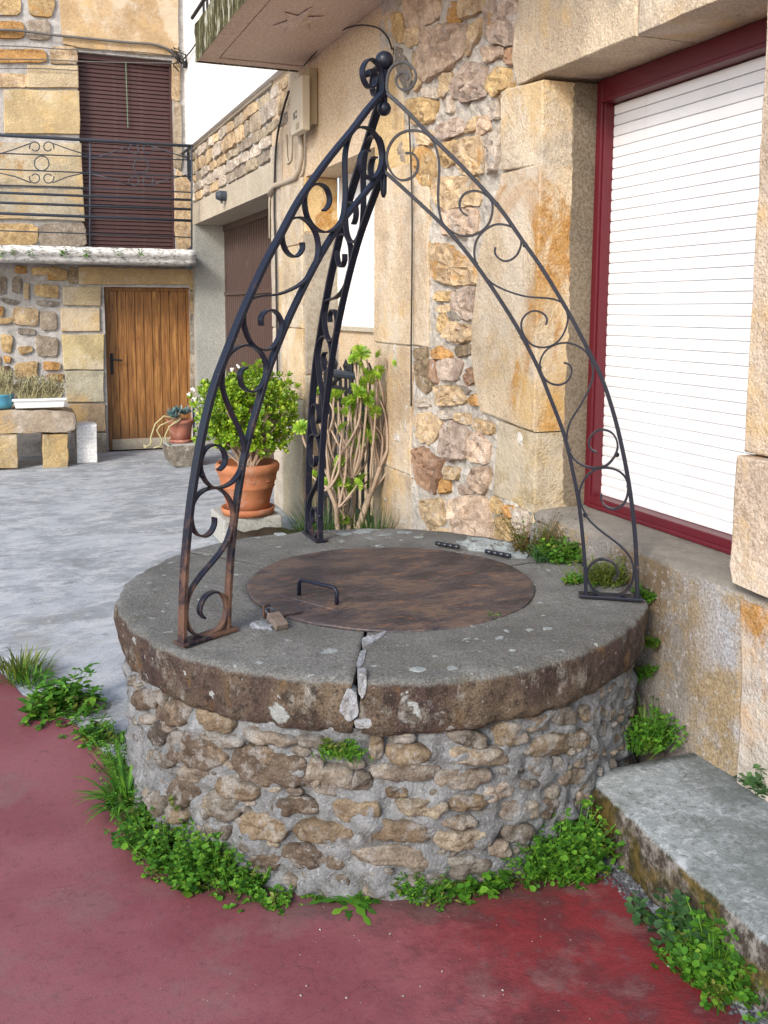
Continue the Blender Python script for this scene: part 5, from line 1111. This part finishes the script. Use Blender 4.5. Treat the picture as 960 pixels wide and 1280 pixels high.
# lid
LC = Vector((1.318, 3.2)); zL = .6885; lr = .533; nl = 120
pr_ = [(0, .0), (.1, .0), (.2, 0), (.3, 0), (.4, 0), (.47, 0), (.515, 0), (lr-.004, 0), (lr, -.003), (lr, -.010), (lr-.01, -.011)]
vs = []; fs = []
for i in range(nl):
    a = 2*math.pi*i/nl
    for k, (r, z) in enumerate(pr_):
        r2 = r*(1+.006*noise.noise(Vector((math.cos(a)*3, math.sin(a)*3, 0)))); x = LC.x+max(r2, .0005)*math.cos(a); y = LC.y+max(r2, .0005)*math.sin(a)
        vs.append((x, y, zL+z+.005*nz(x, y, 0, 2.5, 2)+(.004*noise.noise(Vector((a*4, 0, 5))) if r > .5 else 0)))
m = len(pr_)
for i in range(nl):
    i2 = (i+1) % nl
    for k in range(m-1): fs.append((i*m+k, i*m+k+1, i2*m+k+1, i2*m+k))
lid = MB().add(vs, fs).build('lid', 'lid', WE, True, recalc=True)
lid['label'] = 'round rusty brown sheet steel lid'
h0 = onZ(374, 745, zL); h1 = onZ(421, 757, zL); hh = .062
m = MB(); m.tube([h0, h0+Vector((0, 0, hh-.012)), h0.lerp(h1, .06)+Vector((0, 0, hh)), h0.lerp(h1, .94)+Vector((0, 0, hh)), h1+Vector((0, 0, hh-.012)), h1], .0075, 8); m.build('handle', 'iron', lid, True, color=(1, 1, 1, .35))
dd = (h1-h0).normalized(); nd = Vector((-dd.y, dd.x, 0)); m = MB()
a = h0-dd*.06-nd*.045; b = h1+dd*.04-nd*.045; cc2 = [a, b, b+nd*.06, a+nd*.06]
m.add([(p.x, p.y, zL-.002) for p in cc2]+[(p.x, p.y, zL+.0045) for p in cc2], [(4, 5, 6, 7), (0, 1, 5, 4), (1, 2, 6, 5), (2, 3, 7, 6), (3, 0, 4, 7)]); m.build('reinforcing_plate', 'lid', lid, bevel=.002)
s0 = onZ(374, 762, zL+.004); s1 = onZ(335, 769, zL+.004); m = MB(); m.strip([s0, s0.lerp(s1, .5), s1], (0, 0, 1), .008, .05); m.build('hasp', 'lid', lid, bevel=.002)
m = MB(); s2 = onZ(333, 772, .682); m.strip([s2, s2+Vector((0, 0, .045))], (dd.x, dd.y, 0), .007, .03); m.build('staple', 'iron', WE, bevel=.002, color=(1, 1, 1, .9))
for (p, q_) in (((545, 679), (574, 684)), ((607, 689), (638, 695))):
    a = onZ(*p, .700); b = onZ(*q_, .700); m = MB()
    for k in range(4): m.tube([a.lerp(b, k/4+.01), a.lerp(b, (k+1)/4-.01)], .010, 10)
    m.build('hinge', 'hinge', lid, True)
# padlock
pk = thing('padlock', 'worn brass padlock hanging from the hasp of the well lid', 'padlock')
pt = onZ(341, 768, .716); pb_ = onZ(353, 784, .692); ax = (pb_-pt); Lk = ax.length; ax.normalize()
vx = onZ(348, 766.5, .716)-onZ(334, 770, .716); wk = vx.length/2; vx = (vx-ax*vx.dot(ax)).normalized(); vy = ax.cross(vx); m = MB(); vv = []
for t in (0, Lk):
    for sx, sy in ((-1, -1), (1, -1), (1, 1), (-1, 1)): vv.append(pt+ax*t+vx*(sx*wk)+vy*(sy*.010))
m.add(vv, [(0, 3, 2, 1), (4, 5, 6, 7), (0, 1, 5, 4), (1, 2, 6, 5), (2, 3, 7, 6), (3, 0, 4, 7)]); pbo = m.build('body', 'brass', pk, bevel=.0025)
for sg in (-.4, .4):
    m = MB(); m.strip([pt+ax*(Lk*.5)+vx*(wk*sg)-ax*Lk*.35-vy*.0101, pt+ax*(Lk*.85)+vx*(wk*sg)-vy*.0101], vx, .0016, .0006); m.build('groove', 'blackmark', pbo)
m = MB(); r_ = wk*.62; m.tube([pt+vx*r_+ax*.004, pt+vx*r_-ax*.020]+[pt-ax*.020-ax*(r_*1.2*math.sin(g))+vx*(r_*math.cos(g)) for g in [R(15*i) for i in range(13)]]+[pt-vx*r_-ax*.020, pt-vx*r_+ax*.004], .0036, 8)
m.build('shackle', 'grey_iron', pk, True)
#SECTION_ARCH
# ================================================================ WROUGHT IRON ARCH
IC = Vector((1.283, 3.205))
PR = {'outer': [(0.011, 2.452), (0.089, 2.382), (0.154, 2.312), (0.261, 2.213), (0.355, 2.114), (0.426, 2.034), (0.493, 1.936), (0.558, 1.85), (0.629, 1.736), (0.677, 1.656), (0.732, 1.552), (0.77, 1.48), (0.804, 1.392), (0.838, 1.282), (0.869, 1.152), (0.886, 1.064), (0.902, 0.958), (0.915, 0.838), (0.924, 0.684)],
 'inner': [(0.004, 2.185), (0.091, 2.108), (0.169, 2.038), (0.253, 1.956), (0.351, 1.834), (0.435, 1.712), (0.489, 1.626), (0.559, 1.497), (0.593, 1.413), (0.631, 1.324), (0.660, 1.245), (0.680, 1.165), (0.701, 1.074), (0.718, 0.979), (0.733, 0.858), (0.742, 0.767), (0.746, 0.684)],
 's1': [(0.078, 2.246), (0.102, 2.245), (0.12, 2.225), (0.123, 2.199), (0.112, 2.171), (0.085, 2.155), (0.055, 2.156), (0.025, 2.184), (0.01, 2.225), (0.016, 2.265), (0.039, 2.301), (0.072, 2.32), (0.107, 2.323), (0.142, 2.315), (0.172, 2.289), (0.19, 2.248), (0.198, 2.197), (0.196, 2.14), (0.195, 2.083), (0.205, 2.02), (0.223, 1.991), (0.259, 1.965), (0.3, 1.956), (0.34, 1.967), (0.372, 1.995), (0.385, 2.034), (0.385, 2.068), (0.367, 2.094), (0.338, 2.11), (0.309, 2.111), (0.283, 2.099), (0.27, 2.07), (0.278, 2.042), (0.299, 2.027)],
 's2': [(0.399, 1.918), (0.397, 1.897), (0.414, 1.877), (0.437, 1.869), (0.463, 1.88), (0.48, 1.902), (0.488, 1.936), (0.478, 1.965), (0.458, 1.985), (0.423, 1.996), (0.389, 1.994), (0.354, 1.972), (0.333, 1.944), (0.325, 1.909), (0.33, 1.869), (0.351, 1.834), (0.381, 1.799), (0.434, 1.77), (0.509, 1.747), (0.572, 1.743), (0.624, 1.733), (0.647, 1.702), (0.654, 1.667), (0.644, 1.627), (0.622, 1.592), (0.588, 1.573), (0.548, 1.573), (0.519, 1.591), (0.498, 1.626), (0.494, 1.658), (0.508, 1.684), (0.533, 1.698), (0.562, 1.694), (0.583, 1.673), (0.579, 1.649)],
 's3': [(0.644, 1.519), (0.665, 1.512), (0.673, 1.489), (0.661, 1.457), (0.633, 1.441), (0.602, 1.445), (0.576, 1.466), (0.562, 1.503), (0.566, 1.534), (0.583, 1.563), (0.614, 1.582), (0.65, 1.589), (0.686, 1.58), (0.717, 1.56), (0.738, 1.526), (0.745, 1.479), (0.736, 1.437), (0.707, 1.374), (0.678, 1.325), (0.666, 1.292), (0.662, 1.26), (0.664, 1.230), (0.68, 1.193), (0.709, 1.164), (0.75, 1.151), (0.79, 1.155), (0.817, 1.177), (0.835, 1.213), (0.835, 1.246), (0.815, 1.279), (0.779, 1.288), (0.750, 1.272), (0.738, 1.243), (0.745, 1.218), (0.766, 1.206)],
 's4': [(0.787, 1.06), (0.788, 1.036), (0.806, 1.013), (0.832, 1.007), (0.86, 1.021), (0.875, 1.052), (0.877, 1.093), (0.864, 1.126), (0.835, 1.148), (0.795, 1.154), (0.761, 1.145), (0.731, 1.117), (0.715, 1.081), (0.712, 1.045), (0.726, 1.003), (0.75, 0.962), (0.797, 0.922), (0.844, 0.889), (0.886, 0.849), (0.905, 0.808), (0.908, 0.76), (0.891, 0.720), (0.857, 0.695), (0.817, 0.692), (0.776, 0.704), (0.754, 0.737), (0.748, 0.774), (0.764, 0.808), (0.795, 0.825), (0.83, 0.818), (0.851, 0.792), (0.854, 0.768), (0.838, 0.749)],
 'top': [(0.081, 2.494), (0.086, 2.506), (0.074, 2.519), (0.057, 2.518), (0.041, 2.5), (0.048, 2.474), (0.07, 2.459), (0.092, 2.464), (0.11, 2.489), (0.112, 2.514), (0.096, 2.541), (0.07, 2.555), (0.039, 2.548), (0.020, 2.53), (0.012, 2.506), (0.009, 2.476), (0.013, 2.455), (0.026, 2.439)]}
def smooth2(P, it=4):
    out = []; P = [Vector((a, b)) for a, b in P]
    for i in range(len(P)-1):
        p0, p1, p2, p3 = P[max(i-1, 0)], P[i], P[i+1], P[min(i+2, len(P)-1)]
        for k in range(it): t = k/it; out.append(.5*((2*p1)+(p2-p0)*t+(2*p0-5*p1+4*p2-p3)*t*t+(3*p1-p0-3*p2+p3)*t**3))
    out.append(P[-1])
    for _ in range(2): out = [out[0]]+[(out[i-1]+out[i]*2+out[i+1])/4 for i in range(1, len(out)-1)]+[out[-1]]
    return out
AR = thing('iron_arch', 'three-legged black wrought iron arch with scrollwork standing over the well', 'well arch')
for ang, rustc, fo, fi in ((-153.9, .93, -.022, 0), (91, .45, -.06, 0), (-32.5, .50, 0, 0)):
    a = R(ang); dr_ = Vector((math.cos(a), math.sin(a), 0)); nr = Vector((-math.sin(a), math.cos(a), 0))
    T = lambda r, z: Vector((IC.x, IC.y, 0))+dr_*r*(1+fo*max(0, (2.3-z)/1.6))+Vector((0, 0, z))
    m = MB(); m.strip([T(*p) for p in smooth2(PR['outer'], 3)], nr, .030, .014); m.strip([T(*p) for p in smooth2(PR['inner'], 3)], nr, .026, .013)
    leg = m.build('leg', 'iron', AR, color=(1, 1, 1, rustc), bevel=.0015)
    for k in ('s1', 's2', 's3', 's4', 'top'):
        MB().strip([T(*p) for p in smooth2(PR[k], 4)], nr, .022, .0065).build('scroll', 'iron', leg, color=(1, 1, 1, rustc))
    m = MB(); m.strip([T(.72, .690), T(.94, .690)], nr, .055, .010); m.build('foot_plate', 'iron', leg, color=(1, 1, 1, rustc), bevel=.002)
    for (r, z) in ((.40, 2.065), (.50, 1.925), (.33, 1.862), (.375, 1.80), (.66, 1.68), (.50, 1.605), (.56, 1.50), (.76, 1.50), (.67, 1.21), (.835, 1.20), (.88, 1.09), (.735, .98), (.735, .80)): MB().ball(T(r, z)+nr*.004, .009, 8).build('weld', 'iron', leg, True, color=(1, 1, 1, rustc))
m = MB(); m.ball((IC.x, IC.y, 2.562), .033, 24); m.build('ball_finial', 'iron', AR, True, color=(1, 1, 1, .5))
m = MB(); m.ball((IC.x, IC.y, 2.400), .025, 24); m.build('ball_finial', 'iron', AR, True, color=(1, 1, 1, .5))
m = MB(); m.tube([(IC.x, IC.y, 2.40), (IC.x, IC.y, 2.56)], .012, 10); m.build('spindle', 'iron', AR, True, color=(1, 1, 1, .8))
m = MB(); m.tube([(IC.x, IC.y, 2.25), (IC.x, IC.y, 2.11), (IC.x, IC.y, 2.095)], [.013, .011, .005], 10); m.build('pin', 'iron', AR, True, color=(1, 1, 1, .9))
#SECTION_WEEDS
# ================================================================ WEEDS
def weed(path, spread, n, h, label, mat='weed', shape='round', L0=.02, z=0.0, seed=0, nodes=3, down=0, cat='weed', name='weed_clump', surf=None):
    random.seed(seed+100); LL = [(Leaves(shape), mat), (Leaves('oval' if shape == 'round' else 'round'), 'weed_yellow' if mat == 'weed' else 'weed'), (Leaves('spear'), 'weed_dark')]; S = MB()
    P = [surf(x, y) if surf else onZ(x, y, z) for x, y in path]; sd = random.random()*40; made = 0; tries = 0
    while made < n and tries < n*6:
        tries += 1
        k = random.random()*(len(P)-1); j = int(k); b = (P[j].lerp(P[j+1], k-j) if len(P) > 1 else P[0]).copy()
        r = min(abs(random.gauss(0, spread*.65)), spread*1.7); a = random.uniform(0, 6.28)
        off = Vector((math.cos(a)*r, math.sin(a)*r, 0)); b += off
        dens = noise.noise(Vector((b.x*16+sd, b.y*16, b.z*16)))
        if dens < random.uniform(-.45, .25): continue
        made += 1
        pick = 0 if dens > .05 or random.random() < .6 else (1 if random.random() < .75 else 2); L = LL[pick][0]
        big = (.75+.8*max(0, noise.noise(Vector((b.x*9+sd, b.y*9, 7)))))*random.choice((.6, .8, 1, 1, 1.25))
        hh = h*max(.2, 1-.6*(r/(spread*1.3))**2)*random.uniform(.35, 1.25)*(.75+.9*max(-.4, dens)); lean = off.normalized()*random.uniform(.1, .9)+rv(.45); lean.z = 0
        top = b+Vector((lean.x*hh, lean.y*hh, hh)); S.tube([b-Vector((0, 0, .01)), b.lerp(top, .5)+lean*.006, top], .0011, 3, False)
        for q_ in range(nodes):
            p = b.lerp(top, max(.1, 1-q_*.28)); a0 = random.uniform(0, 6.28)
            for s_ in range(4 if q_ == 0 else 2):
                aa = a0+s_*(6.28/(4 if q_ == 0 else 2))+random.uniform(-.4, .4); d = Vector((math.cos(aa), math.sin(aa), random.uniform(-.35, .6)))
                L.add(p, d, (Vector((0, 0, 1))+rv(.5)).normalized(), L0*big*random.uniform(.6, 1.25)*(1 if q_ else .8)*(1.6 if pick == 2 else 1))
    t_ = thing(name, label, cat, 'weeds rooted in joints around the well and the step'); S.build('stems', mat, t_)
    for L, m_ in LL:
        if L.v: L.build('foliage', m_, t_)
    return t_
def rosette(x, y, n, L0, wid, label, z=.004, mat='weed', jag=.35, seed=1, up=.35, name='weed_rosette'):
    random.seed(seed); L = Leaves(); c = onZ(x, y, z)
    for i in range(n):
        a = 6.28*i/n+random.uniform(-.2, .2); L.blade(c+rv(.012), Vector((math.cos(a), math.sin(a), random.uniform(up*.4, up*1.6))), L0*random.uniform(.6, 1.15), wid*random.uniform(.8, 1.2), random.uniform(.5, 1.1), 7, jag)
    return tag(L.build(name, mat), label, 'weed', 'weeds rooted in joints around the well and the step')
random.seed(50)
tuft(onZ(25, 845, .0), 170, .13, .13, 'weed_yellow', 'grass_tuft', 'small yellow-green grass tuft at the far left edge of the red paving', wid=.004)
tuft(onZ(38, 855, .0), 120, .10, .08, 'weed', 'grass_tuft', 'short green grass tuft beside the yellow-green one on the paving edge', wid=.004)
weed([(50, 888), (78, 893), (105, 888)], .085, 170, .10, 'bushy broad-leaved clump spreading over the left edge of the red paving', L0=.042, seed=2, shape='oval')
weed([(105, 920), (150, 935)], .06, 90, .07, 'loose green weeds between the leafy rosette and the well', L0=.026, seed=3, shape='oval')
random.seed(77); tuft(onZ(160, 1012, .005), 110, .20, .05, 'weed', 'grass_tuft', 'long pointed leaves fanning out to the left of the well base', 'weed', wid=.006, droop=1.6)
weed([(142, 950), (155, 985), (172, 1015), (180, 1040)], .045, 230, .12, 'upright green weeds climbing the left side of the well', L0=.020, seed=5, shape='oval', nodes=4)
weed([(185, 1045), (215, 1075), (255, 1092), (300, 1110)], .075, 900, .12, 'dense mass of small leaves at the front left of the well base', L0=.022, seed=6, nodes=3)
weed([(305, 1105), (335, 1125), (352, 1130)], .035, 110, .05, 'thin trailing end of weeds at the left front of the well', L0=.018, seed=7)
rosette(438, 1130, 19, .13, .010, 'flat dandelion rosette on the red paving at the foot of the well', seed=8, up=.28, jag=.45)
weed([(385, 1120), (400, 1125), (470, 1125)], .018, 50, .025, 'tiny creeping weeds along the well base beside the dandelion', L0=.014, seed=9)
weed([(488, 1115), (520, 1122), (550, 1128)], .035, 190, .09, 'middle clump of soft green weeds at the front of the well', L0=.019, seed=10, shape='oval')
weed([(560, 1120), (600, 1112), (640, 1108)], .032, 85, .07, 'sparse round-leaved weeds right of the middle clump', L0=.030, seed=11)
weed([(668, 1098), (700, 1085), (735, 1065)], .075, 560, .13, 'dense clover-like clump at the right front of the well base', L0=.023, seed=12)
sC = lambda x, y: (lambda p: Vector(frC(p[0], p[1], .02)))(uvC(x, y))
weed([(405, 948), (425, 942), (445, 950)], .028, 80, .05, 'small fern-like tuft growing out of the well wall below the crack', L0=.017, seed=13, shape='oval', surf=sC)
weed([(215, 1000), (222, 1012)], .010, 14, .03, 'few leaves sprouting between river stones on the left of the well', L0=.014, seed=14, surf=sC, mat='weed_yellow')
weed([(800, 1150), (830, 1165), (850, 1185)], .040, 26, .10, 'broad-leaved seedlings at the foot of the concrete step', L0=.036, seed=15, mat='weed_blue')
weed([(862, 1195), (900, 1225), (945, 1265)], .075, 330, .12, 'leafy green mass against the step in the lower right corner', L0=.030, seed=16)
weed([(870, 1180), (905, 1215), (940, 1235)], .05, 40, .12, 'taller lobed leaves rising out of the lower right weed mass', L0=.036, seed=17, mat='weed_blue')
weed([(800, 940), (825, 925)], .055, 190, .10, 'round-leaved clump on the step in the corner behind the well', L0=.021, seed=18, z=.19)
weed([(835, 912), (845, 905)], .02, 30, .05, 'little sprig on the step against the wall', L0=.02, seed=19, z=.19)
sW = lambda x, y: Vector((W-.03, *uvW(x, y)))
weed([(822, 805), (826, 800)], .018, 40, .035, 'small leafy tuft in the wall joint right of the cap', L0=.020, seed=20, surf=sW)
weed([(815, 842), (824, 838)], .018, 26, .04, 'pair of small sprigs low in the joint between cap and wall', L0=.020, seed=21, surf=sW)
weed([(798, 850), (806, 848)], .018, 22, .04, 'tiny plant just below the right rim of the cap', L0=.018, seed=22, surf=sW)
weed([(812, 748), (818, 750)], .018, 45, .045, 'small green tuft beside the right foot of the iron arch', L0=.016, seed=23, surf=sW)
weed([(662, 690), (672, 688)], .05, 170, .17, 'reddish green sedum at the back right of the cap against the wall', L0=.014, seed=24, z=.683, mat='sedum_red', shape='oval', nodes=5)
weed([(690, 698), (712, 700)], .05, 230, .10, 'bright green crinkled clump at the back right of the cap', L0=.022, seed=25, z=.683, mat='weed')
weed([(672, 697), (690, 703)], .04, 90, .06, 'bluish green leaves at the foot of the reddish sedum', L0=.02, seed=26, z=.683, mat='weed_blue')
weed([(725, 727), (750, 730), (770, 728)], .05, 280, .08, 'low yellow-green moss-like clump behind the right foot of the arch', L0=.014, seed=27, z=.683, mat='weed_yellow', shape='oval', nodes=4)
weed([(712, 728), (722, 728)], .03, 60, .03, 'flat green leaves inside the right leg of the arch', L0=.016, seed=28, z=.683)
weed([(948, 985), (970, 1000)], .04, 60, .09, 'nettle-like leaves against the wall at the right edge of the step', L0=.038, seed=29, z=.19, mat='weed_blue')
weed([(648, 672), (652, 673)], .012, 20, .02, 'tiny green tuft at the back of the cap under the wall', L0=.012, seed=30, z=.683)
rosette(620, 770, 7, .035, .004, 'tiny grass seedling at the right rim of the lid', z=.69, seed=31, up=.8, jag=0, name='seedling')
rosette(842, 1205, 8, .03, .006, 'tiny isolated seedling on the red paving near the step', seed=32, up=.6, jag=0, name='seedling')
